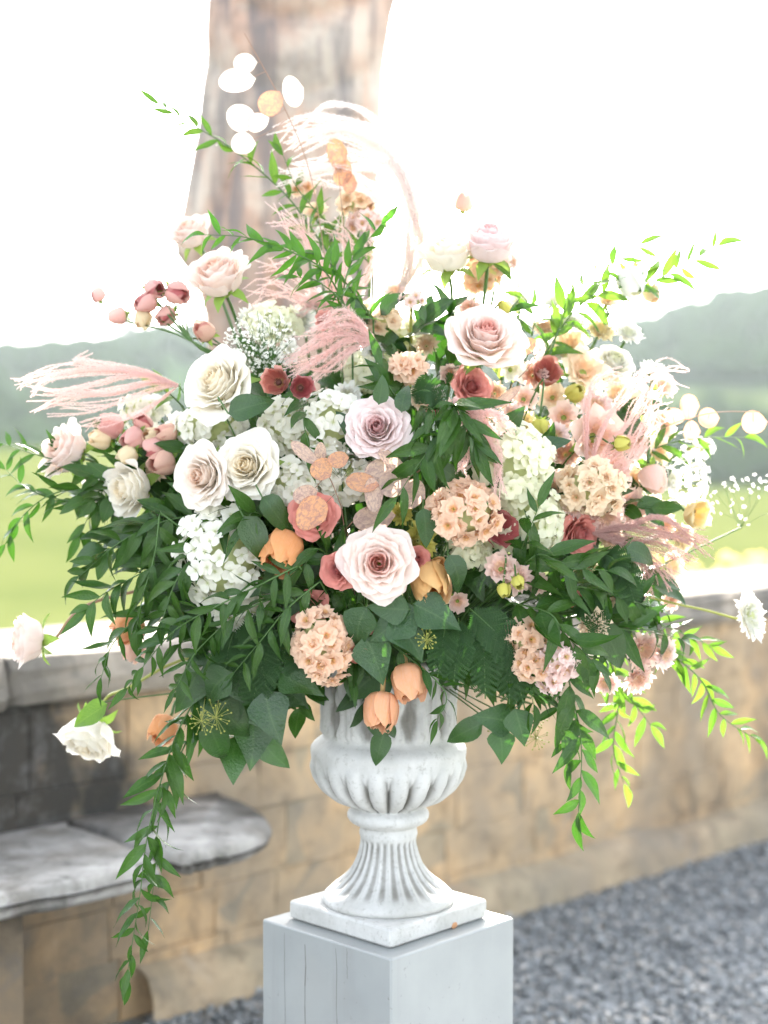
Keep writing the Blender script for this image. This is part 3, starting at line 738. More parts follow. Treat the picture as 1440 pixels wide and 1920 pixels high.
def dflt(x, y):
    q = 1 - ((x - 720) / 740) ** 2 - ((y - 960) / 680) ** 2
    d = -.30 * math.sqrt(max(0, q)) + .04
    if x > 720 and y < 900: d += .12 * ((x - 720) / 700) * ((900 - y) / 500 + .3)
    return d
USED = []
def bloom(kind, x, y, dia, mat, label, cat='rose', group=None, az=None, el=None, d=None, var=0, via=None, stem='stem', srad=.0028, back=.06, **kw):
    srad = max(srad, .0016)
    if d is None: d = dflt(x, y)
    if az is None: az = (x - 720) / 720 * 62
    if el is None: el = (930 - y) / 720 * 62 + 8
    c = P(x, y, d); F = facing(az, el); rad = dia / 2 * (DIST + d) / FPX * {'rose': 1.17, 'gob': 1.27, 'tulip': 1.04, 'bud': 1.12, 'lis': 1.1, 'ruf': 1.1, 'small': 1.1}.get(kind, 1.06)
    roll = rnd.uniform(0, 6.28)
    depth = {'rose': .55, 'gob': .75, 'tulip': .9, 'bud': .9, 'lis': .5, 'mum': .2}.get(kind, .4)
    base = c - F * rad * depth
    T, b = start(kw.pop('name', None) or cat.replace(' ', '_'), label, cat, group, base)
    M = zframe(F, roll, base - b, rad)
    if kind == 'rose':
        ms = rose_petals(var % 3)
    elif kind == 'gob':
        ms = rose_petals(var % 2, 30, .62)
    elif kind == 'small':
        ms = rose_petals(var % 2, 26, .85)
    elif kind == 'tulip': ms = cup_petals(var % 2, 17, .85, .03, .07, 56, 46)
    elif kind == 'cupo': ms = cup_petals(var % 2, 14, -.4, .05, .0)
    elif kind == 'bud': ms = cup_petals(var % 3, 8, 1.15, .015, .02, 80, 62)
    elif kind == 'lis': ms = open_petals(var % 3, 6, 38, 30, .09, 40, 3)
    elif kind == 'ruf': ms = open_petals(var % 3, 9, 30, 10, .16, 30, 4)
    elif kind == 'mum': ms = open_petals(var % 2, 16, 22, 8, .06, 13, 5)
    for me in ms: obj('petal', me, MAT[mat], T, M)
    if kind in ('rose', 'gob', 'small', 'bud', 'lis', 'tulip') and kind != 'tulip':
        obj('calyx', calyx_mesh(), MAT['sepal'], T, zframe(F, roll, base - b, rad * (1.0 if kind != 'bud' else 1.25)))
    if kind in ('cupo', 'mum'):
        if 'cc' not in CACHE:
            m = MB(); m.ball((0, 0, .22), .2, 8, 5, (1, 1, .7)); 
            for i in range(16):
                a = i * 2.4; m.tube([(.1 * math.cos(a), .1 * math.sin(a), .2), (.24 * math.cos(a), .24 * math.sin(a), .42)], .02, 4)
            CACHE['cc'] = m.mesh('stamens')
        obj('stamens', CACHE['cc'], MAT['stamen' if kind == 'cupo' else mat], T, M)
    add_stem(T, b, base, F, srad, stem, via, back)
    return T

def floret_meshes(kind):
    if kind in CACHE: return CACHE[kind]
    out = []
    for s in range(4):
        m = MB(); r = random.Random(s + (50 if kind == 'stock' else 0))
        if kind == 'hyd':
            for i in range(4):
                v, f, p = patch(i * PI / 2 + r.uniform(-.12, .12), .06, 1.0, R(12), R(30 + r.uniform(-18, 18)), R(35 + r.uniform(-20, 30)), R(48), .8, nv=3, nu=4, ruff=.06, tip=.08, seed=r.random(), z0=.02 * (i % 2)); m.add(v, f, None, p)
            m.ball((0, 0, .12), .09, 5, 3)
        else:
            for Ly in range(3):
                for i in range(4):
                    v, f, p = patch(i * PI / 2 + Ly * .8 + r.uniform(-.2, .2), .05, .55 + .35 * Ly, R(25), R(78 - 24 * Ly), R(45), R(60), .15 + .42 * Ly, nv=3, nu=5, ruff=.17, seed=r.random(), notch=.12); m.add(v, f, None, p)
        out.append(m.mesh('floret'))
    CACHE[kind] = out; return out
def cluster(kind, x, y, w_, h_, mat, label, cat, group=None, az=None, el=None, d=None, n=60, fs_=.013, name=None, core='hydg', stem='stem', ang=0):
    """head of many florets: hydrangea, stock, lace flower"""
    if d is None: d = dflt(x, y)
    if az is None: az = (x - 720) / 720 * 45
    if el is None: el = (930 - y) / 720 * 45 + 8
    k = (DIST + d) / FPX; c = P(x, y, d + .02); F = facing(az, el)
    T, b = start(name or cat.replace(' ', '_'), label, cat, group, c)
    ms = floret_meshes('hyd' if kind in ('hyd', 'lace') else 'stock')
    big = 1.1 if kind == 'hyd' else 1.04; rx, rz = w_ / 2 * k * big, h_ / 2 * k * big; ry = min(rx, rz) * .9; ca, sa = math.cos(R(ang)), math.sin(R(ang))
    r = random.Random(x * 7 + y)
    for i in range(n):
        z_ = 1 - 2 * (i + .5) / n; rr_ = math.sqrt(1 - z_ * z_); a = i * 2.39996
        nrm = Vector((rr_ * math.cos(a), rr_ * math.sin(a), z_))
        if nrm.dot(F) < -.45: continue
        nrm = (nrm + Vector([r.uniform(-.25, .25) for _ in range(3)])).normalized()
        e = 1 + r.uniform(-.2, .07)
        lx, lz = nrm.x * (rx - fs_ * .3) * e, nrm.z * (rz - fs_ * .3) * e
        pos = c + Vector((lx * ca - lz * sa, nrm.y * ry * e, lx * sa + lz * ca)) - b
        dirn = (nrm + F * .45).normalized()
        obj('floret', ms[r.randrange(4)], MAT[mat], T, zframe(dirn, r.uniform(0, 6), pos, fs_ * r.uniform(.72, 1.25)))
    if core and kind != 'lace':
        m = MB(); m.ball((0, 0, 0), 1, 10, 7, (rx * .74, ry * .74, rz * .74)); obj('core', m.mesh('core'), MAT[core], T, Matrix.Translation(c - b) @ Matrix.Rotation(-R(ang), 4, 'Y'))
    if kind == 'lace':
        m = MB()
        for i in range(18):
            a = i * 2.4; q = Vector((math.cos(a) * rx * .7, -abs(math.sin(a)) * ry * .7, math.sin(a * 1.7) * rz * .7)); m.tube([c - b - F * rx, c - b + q], .0006, 4)
        obj('stalks', m.mesh('stalks'), MAT['stemy'], T)
    add_stem(T, b, c, F, .003, stem)
    return T

# ---- foliage
def leaf_mesh(kind, s):
    key = ('leaf', kind, s)
    if key in CACHE: return CACHE[key]
    r = random.Random(str(key)); nv = 8; nu = 4
    bend = {'ruscus': r.uniform(-.3, .9), 'salal': r.uniform(.0, .9), 'ivy': r.uniform(.0, .8), 'small': r.uniform(-.2, .7)}[kind]
    tw_ = r.uniform(-.9, .9) if kind == 'ruscus' else r.uniform(-.4, .4); side = r.uniform(-.10, .10)
    vs = []; pt = []; fs = []; th = 0; x = z = 0
    prof = {'ruscus': lambda v: .138 * (math.sin(PI * v ** .78)) ** 1.05 * (1 - .2 * v) + .002,
            'small': lambda v: .26 * (math.sin(PI * v ** .75)) ** .9 + .004,
            'salal': lambda v: .30 * (math.sin(PI * v ** .68)) ** .75 * (1 - .15 * v) + .004,
            'ivy': lambda v: [.03, .26, .38, .37, .30, .23, .16, .08, .004][round(v * 8)]}[kind]
    fold = .30 if kind == 'ruscus' else .2
    for j in range(nv + 1):
        v = j / nv; hw = prof(v) if v > 0 else .006
        a = tw_ * v; cy = side * math.sin(PI * v) * .6
        for i in range(nu + 1):
            u = i / nu * 2 - 1; yy = u * hw; up = abs(u) * hw * fold + (.03 * math.sin(v * 9 + s) * abs(u) if kind != 'ruscus' else .012 * math.sin(v * 12 + s * 2) * abs(u))
            vs.append((x, cy + yy * math.cos(a) - up * math.sin(a), z + yy * math.sin(a) + up * math.cos(a))); pt.append((v, abs(u)))
        th = -bend * v; x += math.cos(th) / nv; z += math.sin(th) / nv * (1.6)
    for j in range(nv):
        for i in range(nu): a = j * (nu + 1) + i; fs.append((a, a + 1, a + nu + 2, a + nu + 1))
    CACHE[key] = mesh('leaf', vs, fs, True, pt); return CACHE[key]

def branch(pts, label, cat='ruscus branch', group=None, kind='ruscus', mat='ruscus', L=.062, step=.021, spread=.75, name=None, rad=.0014, seed=None, root=True, taper=True, first=0.0, smat='stem', droop=.0, face=.6, lw=1.0):
    """pts: spots with depth; leaves alternate along the stem"""
    L *= 1.22; step *= 1.08; wpts = [P(*p) for p in pts]; r = random.Random(seed if seed is not None else pts[0][0] * 3 + pts[-1][1])
    crv = catmull(wpts, 8)
    b = root_of(crv[0]); T = empty(name or cat.replace(' ', '_'), b, label, cat, group)
    full = ([b, b.lerp(crv[0], .5) + Vector((0, 0, .02))] if root else []) + crv
    m = MB(); n_ = len(full); m.tube([p - b for p in full], [rad * (1.3 - .9 * i / (n_ - 1)) for i in range(n_)], 5)
    obj('stem', m.mesh('stem'), MAT[smat], T)
    tot = sum((crv[i + 1] - crv[i]).length for i in range(len(crv) - 1)); s = first + .01; sd = 1; acc = 0; i = 0
    while s < tot:
        while i < len(crv) - 2 and acc + (crv[i + 1] - crv[i]).length < s: acc += (crv[i + 1] - crv[i]).length; i += 1
        seg = crv[i + 1] - crv[i]; p = crv[i] + seg * ((s - acc) / max(1e-6, seg.length)); t = seg.normalized()
        view = Vector((0, -1, .25)); side = t.cross(view).normalized() * sd
        side = (side + view * r.uniform(-.5, .5)).normalized()
        dirn = (t * (1 - spread * .55 + r.uniform(-.1, .25)) + side * spread * r.uniform(.35, 1.3) + Vector((r.uniform(-.22, .22), r.uniform(-.3, .15), r.uniform(-.25, .2) - droop))).normalized()
        nrm = (view * face + Vector((r.uniform(-.6, .6), r.uniform(-.4, .6), r.uniform(-.2, .9)))).normalized()
        sc = L * r.uniform(.75, 1.12) * (1 - .35 * (s / tot) ** 3 if taper else 1)
        M = frame(dirn, nrm, p - b, 1) @ Matrix.Diagonal((sc, sc * lw * r.uniform(.85, 1.15), sc, 1))
        obj('leaf', leaf_mesh(kind, r.randrange(9)), MAT[mat], T, M)
        s += step * r.uniform(.7, 1.3); sd = -sd
    t = (crv[-1] - crv[-2]).normalized()
    obj('leaf', leaf_mesh(kind, r.randrange(9)), MAT[mat], T, frame(t, (r.uniform(-.5, .5), -.6, .5), crv[-1] - b, L * .85))
    return T
def single_leaf(x, y, size, ang, label, kind='ivy', mat='ivy', d=None, tilt=0.0, group=None, via=None):
    """one large leaf on its own petiole; ang: direction of the tip in the picture (0 right, 90 up)"""
    if d is None: d = dflt(x, y) - .03
    k = (DIST + d) / FPX; c = P(x, y, d); a = R(ang); dirn = Vector((math.cos(a), -tilt, math.sin(a))).normalized()
    L = size * k; basep = c - dirn * L * .5; b = root_of(basep)
    T = empty(kind + '_leaf_stem', b, label, 'leaf', group)
    nrm = Vector((rnd.uniform(-.35, .35), -1, rnd.uniform(.1, .6)))
    obj('leaf', leaf_mesh(kind, rnd.randrange(9)), MAT[mat], T, frame(dirn, nrm, basep - b, L))
    m = MB(); pts = catmull([basep - b, basep - dirn * .008 + Vector((0, .05, -.004)) - b, Vector((0, 0, 0))], 5); m.tube(pts, .0013, 5); obj('stem', m.mesh('stem'), MAT['stem'], T)
    return T
def fern(x0, y0, x1, y1, wid, label, d0=-.18, d1=-.24, mat='fern', group='leatherleaf fern fronds'):
    a, c = P(x0, y0, d0), P(x1, y1, d1); mid = a.lerp(c, .5) + Vector((0, -.02, .012)); crv = catmull([a, mid, c], 12)
    b = root_of(a); T = empty('fern_frond', b, label, 'fern', group); W = .58 * wid * (DIST + d1) / FPX
    m = MB(); m.tube([Vector((0, 0, 0))] + [p - b for p in crv], .0011, 5); obj('rachis', m.mesh('rachis'), MAT['stem'], T)
    if 'pinna' not in CACHE:
        out = []
        for s in range(3):
            vs = [(0, 0, 0)]; fs = []; pt = [(0, 0)]; n = 9
            for i in range(n):      # toothed leaflets along the pinna
                v = i / n; w = .30 * (1 - v * .6) * (1 + .12 * math.sin(s + i)); x = v
                k = len(vs); vs += [(x, 0, .0), (x + .06, w, .03), (x + .115, w * .35, .01), (x + .11, 0, 0), (x + .115, -w * .35, .01), (x + .06, -w, .03)]
                pt += [(v, 0), (v, 1), (v, .5), (v, 0), (v, .5), (v, 1)]; fs += [(k, k + 3, k + 2, k + 1), (k, k + 5, k + 4, k + 3)]
            out.append(mesh('leaflet', vs, fs, False, pt))
        CACHE['pinna'] = out
    r = random.Random(x0 + y1); n = 14
    for i in range(n):
        f = .08 + .9 * i / n; q = f * (len(crv) - 1); k = int(q); p = crv[k].lerp(crv[min(k + 1, len(crv) - 1)], q - k); t = (crv[min(k + 1, len(crv) - 1)] - crv[max(0, k - 1)]).normalized()
        for sd in (-1, 1):
            side = t.cross(Vector((0, -1, .2))).normalized() * sd; dr = (side + t * .65 + Vector((0, -.12, -.05))).normalized()
            obj('leaflet', CACHE['pinna'][r.randrange(3)], MAT[mat], T, frame(dr, (r.uniform(-.2, .2), -1, .35), p - b, W * math.sin(PI * (.16 + .84 * (1 - f)) * .72) * r.uniform(.9, 1.1)))
    return T
def strand_mesh(crv, rad, seed, dens=.0005, hl=.0095):
    r = random.Random(seed); m = MB(); m.tube(crv, .0005, 3, False); acc = 0
    for i in range(len(crv) - 1):
        a, c = crv[i], crv[i + 1]; L = (c - a).length; n = max(1, int(L / dens)); t = (c - a).normalized(); f = i / (len(crv) - 1); env = math.sin(PI * min(1, f * .85 + .12)) ** .6
        for k in range(n):
            p = a.lerp(c, (k + r.random()) / n); u = Vector((r.gauss(0, 1), r.gauss(0, 1), r.gauss(0, 1))); u -= t * u.dot(t); u.normalize()
            h = hl * env * r.uniform(.35, 1.0); dr = (u + t * r.uniform(.5, 1.4)).normalized(); w = t.cross(u)
            q = p + u * .0006; m.add([q, q + dr * h * .5 + w * .00042, q + dr * h * (.85 + .3 * r.random()), q + dr * h * .5 - w * .00042], [(0, 1, 2, 3)])
            if k % 3 == 0: m.add([q - w * .00016, q + w * .00016, q + (u + t * .6) * h * 1.15], [(0, 1, 2)])
    return m.mesh('plume_strand', False)
def plume(root_pt, strands, label, mat='plume', group='feathery pink plumes', n_var=1, hl=.006, jit=10, droop=0.0):
    """root_pt (x,y,d); strands: list of polylines of spots; each repeated n_var times with jitter"""
    a = P(*root_pt); b = root_of(a); T = empty('feather_grass_plume', b, label, 'grass plume', group); r = random.Random(str(root_pt))
    m = MB(); m.tube([p - b for p in catmull([a, a.lerp(b, .4) + Vector((0, .03, .03)), b], 6)], .0015, 5); obj('stem', m.mesh('stem'), MAT['stem'], T)
    for pl in strands:
        for k in range(n_var):
            pts = [a - b]
            for q, p in enumerate(pl):
                j = jit * (q + 1) / len(pl); pts.append(P(p[0] + r.uniform(-j, j), p[1] + r.uniform(-j, j), (p[2] if len(p) > 2 else root_pt[2]) + r.uniform(-.02, .02) * (q + 1) / len(pl)) - b)
            obj('plume_strand', strand_mesh(catmull(pts, 7), .003, r.random(), hl=hl), MAT[mat], T)
    return T
def pods(stem_pts, items, label, mat='pod', group='dried honesty seed pods', smat='twig', rad=.0008):
    """dried honesty: twig with papery discs; items: (x,y,w,h,ang,d,mat)"""
    crv = catmull([P(*p) for p in stem_pts], 8); b = root_of(crv[0]); T = empty('honesty_twig', b, label, 'dried twig', group); r = random.Random(str(stem_pts))
    m = MB(); m.tube([Vector((0, 0, 0))] + [p - b for p in crv], rad, 5)
    for it in items:
        x, y, w_, h_, ang, d = it[:6]; c = P(x, y, d); near = min(crv, key=lambda q: (q - c).length); m.tube([near - b, (near + c) / 2 - b + Vector((0, 0, -.004)), c - b], rad * .7, 4)
    obj('stem', m.mesh('stem'), MAT[smat], T)
    if 'pod' not in CACHE:
        out = []
        for s in range(4):
            vs = [(0, 0, .03)]; fs = []; n = 20; q = random.Random(s); wr = q.uniform(.1, .35)
            for (rr_, z_) in ((.5, .05), (.88, .03), (.95, .07), (1.0, .05), (1.0, .0)):
                for i in range(n):
                    a = 2 * PI * i / n; k = rr_ * (1 + .03 * math.sin(3 * a + s)) * (1 + (.12 if i == 0 else 0)); vs.append((k * math.cos(a), k * math.sin(a), z_ + wr * (k * math.cos(a + s)) ** 2 + .05 * math.sin(2 * a + s) * rr_))
            for i in range(n): fs.append((0, 1 + i, 1 + (i + 1) % n))
            for j in range(4):
                for i in range(n): i2 = (i + 1) % n; fs.append((1 + j * n + i, 1 + (j + 1) * n + i, 1 + (j + 1) * n + i2, 1 + j * n + i2))
            out.append(mesh('seed_pod', vs, fs))
        CACHE['pod'] = out
    for it in items:
        x, y, w_, h_, ang, d = it[:6]; mt = it[6] if len(it) > 6 else mat; k = (DIST + d) / FPX / 2
        M = Matrix.Translation(P(x, y, d) - b) @ Matrix.Rotation(-R(ang), 4, 'Y') @ Matrix.Rotation(R(r.uniform(-20, 20)), 4, 'X') @ Matrix.Rotation(R(90), 4, 'X') @ Matrix.Diagonal((w_ * k, h_ * k, (w_ + h_) / 2 * k, 1))
        obj('seed_pod', CACHE['pod'][r.randrange(4)], MAT[mt], T, M)
    return T
def filler(x, y, w_, h_, label, mat='snow', n=260, d=None, size=.0032, group=None, name='babys_breath_spray'):
    """cloud of tiny blossoms on hair-thin stalks"""
    if d is None: d = dflt(x, y)
    r = random.Random(x); k = (DIST + d) / FPX; c = P(x, y, d); b = root_of(c); T = empty(name, b, label, 'filler flower', group)
    st = MB(); fl = MB(); o0 = c + Vector((0, .02, -h_ / 2 * k)) - b
    for i in range(n):
        while True:
            q = Vector([r.uniform(-1, 1) for _ in range(3)])
            if q.length < 1: break
        p = c - b + Vector((q.x * w_ / 2 * k, q.y * .05, q.z * h_ / 2 * k))
        if i % 3 == 0: st.tube([o0, o0.lerp(p, .5) + Vector((r.uniform(-.01, .01), 0, .004)), p], .00035, 3, False)
        F = Vector((r.gauss(0, .6), -.6, r.gauss(.4, .5))).normalized(); M = zframe(F, 0, p, size * r.uniform(.7, 1.3))
        for a in range(5):
            t_ = a * 2 * PI / 5; fl.add([(0, 0, 0), (math.cos(t_ - .45) * .7, math.sin(t_ - .45) * .7, .35), (math.cos(t_), math.sin(t_), .3), (math.cos(t_ + .45) * .7, math.sin(t_ + .45) * .7, .35)], [(0, 1, 2, 3)], M, [(.6, 1)] * 4)
    obj('stalks', st.mesh('stalks'), MAT['stem'], T); tag(obj('blossoms', fl.mesh('blossoms', False), MAT[mat], T), kind='stuff')
    m = MB(); m.tube([o0, Vector((0, 0, 0))], .0015, 5); obj('stem', m.mesh('stem'), MAT['stem'], T)
def berries(x, y, size, label, d=None, group='ivy berry umbels'):
    if d is None: d = dflt(x, y) - .05
    c = P(x, y, d); b = root_of(c); k = (DIST + d) / FPX; T = empty('ivy_berry_umbel', b, label, 'berries', group); r = random.Random(x)
    st = MB(); be = MB()
    for i in range(22):
        z_ = 1 - 2 * (i + .5) / 22; a = i * 2.4; u = Vector((math.sqrt(1 - z_ * z_) * math.cos(a), math.sqrt(1 - z_ * z_) * math.sin(a), z_)) * size / 2 * k * r.uniform(.8, 1.1)
        st.tube([c - b, c - b + u], .0004, 3, False); be.ball(c - b + u, .0016, 6, 4)
    st.tube([c - b, c - b + Vector((0, .05, .03))], .0009, 4)
    obj('stalks', st.mesh('stalks'), MAT['stemy'], T); tag(obj('berries', be.mesh('berries'), MAT['berry'], T), kind='stuff')
# ---------------------------------------------------------------- the arrangement
# large roses
bloom('rose', 710, 1055, 146, 'blush', 'large open blush rose with coral heart, lowest big rose at the front centre', az=-3, el=6, d=-.30, var=0)
bloom('rose', 706, 800, 122, 'lilac', 'pale lilac pink rose with mauve heart beside the papery seed pods', az=-8, el=14, d=-.25, var=1)
bloom('rose', 912, 622, 148, 'blush', 'big blush rose on a bare dark stem, right of centre above the red bloom', az=8, el=38, d=-.14, var=2)
bloom('gob', 920, 432, 116, 'lilac', 'blush rose in profile on tall green stem, topmost rose at the right', az=6, el=58, d=-.03, var=0, srad=.0033, back=.09)
bloom('gob', 838, 452, 112, 'white', 'creamy white rose in profile just left of the topmost blush rose', az=-10, el=62, d=.0, var=1, srad=.0033, back=.09)
bloom('gob', 402, 497, 116, 'blushpeach', 'blush rose with peach underside at the upper left in front of the statue', az=-22, el=48, d=-.05, var=0, srad=.0033, back=.09)
bloom('gob', 350, 422, 84, 'blushpeach', 'small hazy blush rose behind and above the upper left rose', az=-30, el=45, d=.10, var=1)
bloom('rose', 402, 712, 150, 'white', 'very large creamy white rose with loose drooping outer petals at the left', az=-32, el=22, d=-.19, var=2)
bloom('rose', 458, 872, 136, 'white', 'ivory rose with yellow heart left of the papery seed pods', az=-14, el=8, d=-.24, var=0)
bloom('rose', 374, 893, 124, 'whitepeach', 'ivory rose with peach heart tucked behind the yellow hearted one', az=-30, el=0, d=-.235, var=1)
bloom('gob', 224, 920, 110, 'white', 'white rose in profile leaning down left above the green meadow', az=-42, el=-8, d=-.08, var=1)
bloom('gob', 104, 838, 104, 'blushpeach', 'blush rose in profile reaching out at the far left beneath the pink plume', az=-50, el=22, d=-.02, var=0)
bloom('gob', 30, 1200, 104, 'blushpeach', 'blush rose on a long bare brown stem cut by the left edge of the picture', az=-68, el=2, d=.0, var=1, via=[P(150, 1142, -.01), P(240, 1112, 0), P(420, 1080, 0), P(600, 1120, 0)], stem='twig', back=.02)
bloom('gob', 157, 1402, 114, 'white', 'white rose hanging head down above the stone bench', az=-30, el=-52, d=.0, var=0, via=[P(240, 1290, .0), P(380, 1230, 0)], stem='stemy', back=.05)
bloom('gob', 160, 925, 74, 'white', 'half hidden white rose behind the profile rose at the left', az=-60, el=10, d=.05, var=0)
# coral and dark
C1 = 'coral and rust garden blooms'
bloom('rose', 588, 968, 92, 'coral', 'dusty coral garden rose partly covered by two papery pods', az=-4, el=-2, d=-.26, var=1)
bloom('rose', 632, 1070, 74, 'coral', 'small dusty coral rose pressed against the left side of the coral hearted blush rose', az=-22, el=-6, d=-.27, var=2)
bloom('rose', 576, 1142, 80, 'coral', 'coral rose behind the top of the elongated peach stock', az=-20, el=0, d=-.22, var=0)
bloom('rose', 783, 1050, 56, 'coral', 'small rust coral rose peeping out at the right of the front blush rose', az=24, el=0, d=-.25, var=1)
bloom('cupo', 928, 990, 74, 'burgundy', 'dark burgundy ranunculus behind the round peach stock', 'ranunculus', az=30, el=-4, d=-.23)
bloom('cupo', 521, 716, 58, 'rust', 'rust coloured open ranunculus with dark centre, left one of the pair under the plume', 'ranunculus', az=-15, el=8, d=-.23, var=0, srad=.0016)
bloom('cupo', 564, 727, 50, 'burgundy', 'deep red open ranunculus, right one of the pair under the plume', 'ranunculus', az=12, el=0, d=-.24, var=1, srad=.0016)
bloom('rose', 888, 722, 80, 'coral', 'coral red rose half hidden under the big blush rose', az=20, el=8, d=-.13, var=0)
bloom('cupo', 1022, 704, 62, 'rust', 'rust brown ranunculus glowing among white petals right of the big blush rose', 'ranunculus', az=10, el=30, d=-.04)
bloom('rose', 1092, 1003, 84, 'coral', 'bright coral pink rose beneath the cream and peach blooms at the right', az=30, el=-10, d=-.16, var=2)
bloom('small', 675, 1226, 50, 'rust', 'small dusty rose bloom hanging just right of the elongated stock', az=-6, el=-35, d=-.24, var=0)
bloom('small', 1075, 1120, 40, 'coral', 'small coral bloom sunk in the dark leaves at the right', az=20, el=-10, d=-.16)
bloom('small', 820, 770, 50, 'coral', 'dusty pink bloom half covered by the plume right of the lilac rose', az=10, el=20, d=-.19)
bloom('small', 610, 600, 44, 'coral', 'small dark coral bloom deep behind the arching leafy branch', az=0, el=20, d=-.05)
# lisianthus and soft pinks
bloom('lis', 1126, 818, 120, 'peachpink', 'frilly pale pink lisianthus at the right below the fanned pink plume', 'lisianthus', az=22, el=5, d=-.12, var=0)
bloom('lis', 1035, 922, 104, 'peachpink', 'peach pink lisianthus against the right edge of the cream hydrangea', 'lisianthus', az=20, el=-5, d=-.17, var=1)
cluster('stock', 1112, 915, 118, 100, 'creampeach', 'cream stock head with yellow throats, right side above the coral pink rose', 'stock', d=-.19, n=34, fs_=.016)
bloom('ruf', 1140, 968, 96, 'peachpink', 'ruffled pink carnation directly above the coral pink rose', 'carnation', az=24, el=-10, d=-.15, var=1)
bloom('ruf', 1190, 950, 92, 'peachpink', 'hazy pink carnation above the mauve grass fan', 'carnation', az=40, el=5, d=-.06, var=0)
bloom('bud', 1226, 900, 52, 'peachpink', 'closed pink lisianthus bud left of the white lace flower', 'lisianthus bud', az=30, el=-60, d=-.05, var=0)
bloom('lis', 938, 1060, 68, 'peachpink', 'small upright pale pink lisianthus, left of the frilly pair over the yellow buds', 'lisianthus', az=-10, el=30, d=-.24, var=2)
bloom('ruf', 972, 1086, 66, 'peachpink', 'small frilled pink lisianthus, right of the pair over the yellow buds', 'lisianthus', az=15, el=0, d=-.24, var=2)
bloom('bud', 946, 1108, 26, 'lime', 'lime yellow bud hanging lower left under the small frilled pair', 'flower bud', az=0, el=-50, d=-.26, srad=.0012)
bloom('bud', 972, 1094, 26, 'lime', 'lime yellow bud touching the lower edge of the small frilled bloom', 'flower bud', az=10, el=-30, d=-.27, srad=.0012)
bloom('ruf', 1114, 1178, 80, 'creampeach', 'soft apricot carnation among dark leaves at the lower right', 'carnation', az=20, el=-15, d=-.21, var=0)
bloom('ruf', 1212, 1222, 84, 'peachpink', 'backlit peach pink carnation at the lower right, left one of a soft pair', 'carnation', az=25, el=-10, d=-.12, var=1)
bloom('ruf', 1252, 1228, 70, 'pink', 'backlit pale pink carnation, right one of a soft pair', 'carnation', az=40, el=-10, d=-.10, var=2)
bloom('ruf', 1198, 1278, 74, 'peachpink', 'pale pink carnation lowest of the backlit three at the lower right', 'carnation', az=20, el=-30, d=-.12, var=0)
bloom('ruf', 1136, 1284, 62, 'pink', 'blurry blush bloom behind the pointed leaf at the lower right', 'carnation', az=0, el=-30, d=-.08, var=1)
bloom('cupo', 1300, 962, 62, 'yellow', 'pale yellow bloom beneath the white lace flower', 'ranunculus', az=40, el=-10, d=.0, var=0)
bloom('lis', 1290, 1010, 56, 'creampeach', 'cream bloom catching sun behind the tip of the mauve grass fan', 'lisianthus', az=50, el=0, d=.04, var=1)
bloom('ruf', 1262, 1120, 62, 'peachpink', 'peach white bloom above the bare stem of the white daisy', 'carnation', az=40, el=-5, d=.02, var=1)
bloom('lis', 1268, 1060, 70, 'creampeach', 'sunlit cream peach bloom under the mauve grass fan', 'lisianthus', az=50, el=10, d=.05, var=0)
bloom('ruf', 1128, 615, 66, 'yellow', 'pale yellow ruffled bloom at the upper right under the leafy spray', 'carnation', az=20, el=40, d=.04, var=0)
bloom('lis', 1070, 640, 84, 'creampeach', 'glowing cream lisianthus left of the pale yellow bloom', 'lisianthus', az=0, el=35, d=.04, var=1)
bloom('lis', 1100, 690, 96, 'creampeach', 'glowing apricot cream lisianthus above the pink frilly one', 'lisianthus', az=12, el=20, d=.0, var=0)
bloom('rose', 1155, 672, 86, 'snow', 'bright white rose burning out in the sun at the upper right', az=25, el=40, d=.06, var=0)
bloom('ruf', 1222, 685, 50, 'snow', 'small white frilled bloom on top of the fanned pink plume', 'carnation', az=20, el=60, d=.02, var=0)
bloom('lis', 1056, 780, 64, 'peachpink', 'peach petals behind thin stems left of the pale pink lisianthus', 'lisianthus', az=-10, el=10, d=-.06, var=2)
bloom('lis', 1035, 740, 60, 'creampeach', 'creamy bloom just under the rust brown ranunculus', 'lisianthus', az=-10, el=20, d=-.02, var=1)
bloom('bud', 1013, 803, 34, 'lime', 'lime green lisianthus bud left of the pale pink frilly bloom', 'flower bud', az=0, el=-80, d=-.12, srad=.0012)
bloom('bud', 1168, 832, 30, 'lime', 'green yellow pointed bud right below the pale pink frilly bloom', 'flower bud', az=60, el=0, d=-.14, srad=.0012)
bloom('bud', 1080, 735, 36, 'lime', 'pale green bud above the pale pink frilly bloom', 'flower bud', az=30, el=20, d=-.02, srad=.0012)
bloom('bud', 945, 575, 26, 'lime', 'tiny green bud beside the neck of the big blush rose', 'flower bud', az=-50, el=50, d=.0, srad=.0012)
bloom('ruf', 1200, 830, 76, 'pink', 'blush petals glowing between pink plume and closed bud', 'carnation', az=30, el=0, d=.0, var=2)
bloom('lis', 1250, 800, 62, 'pink', 'washed out pink bloom behind the round peach pods', 'lisianthus', az=40, el=10, d=.05, var=0)
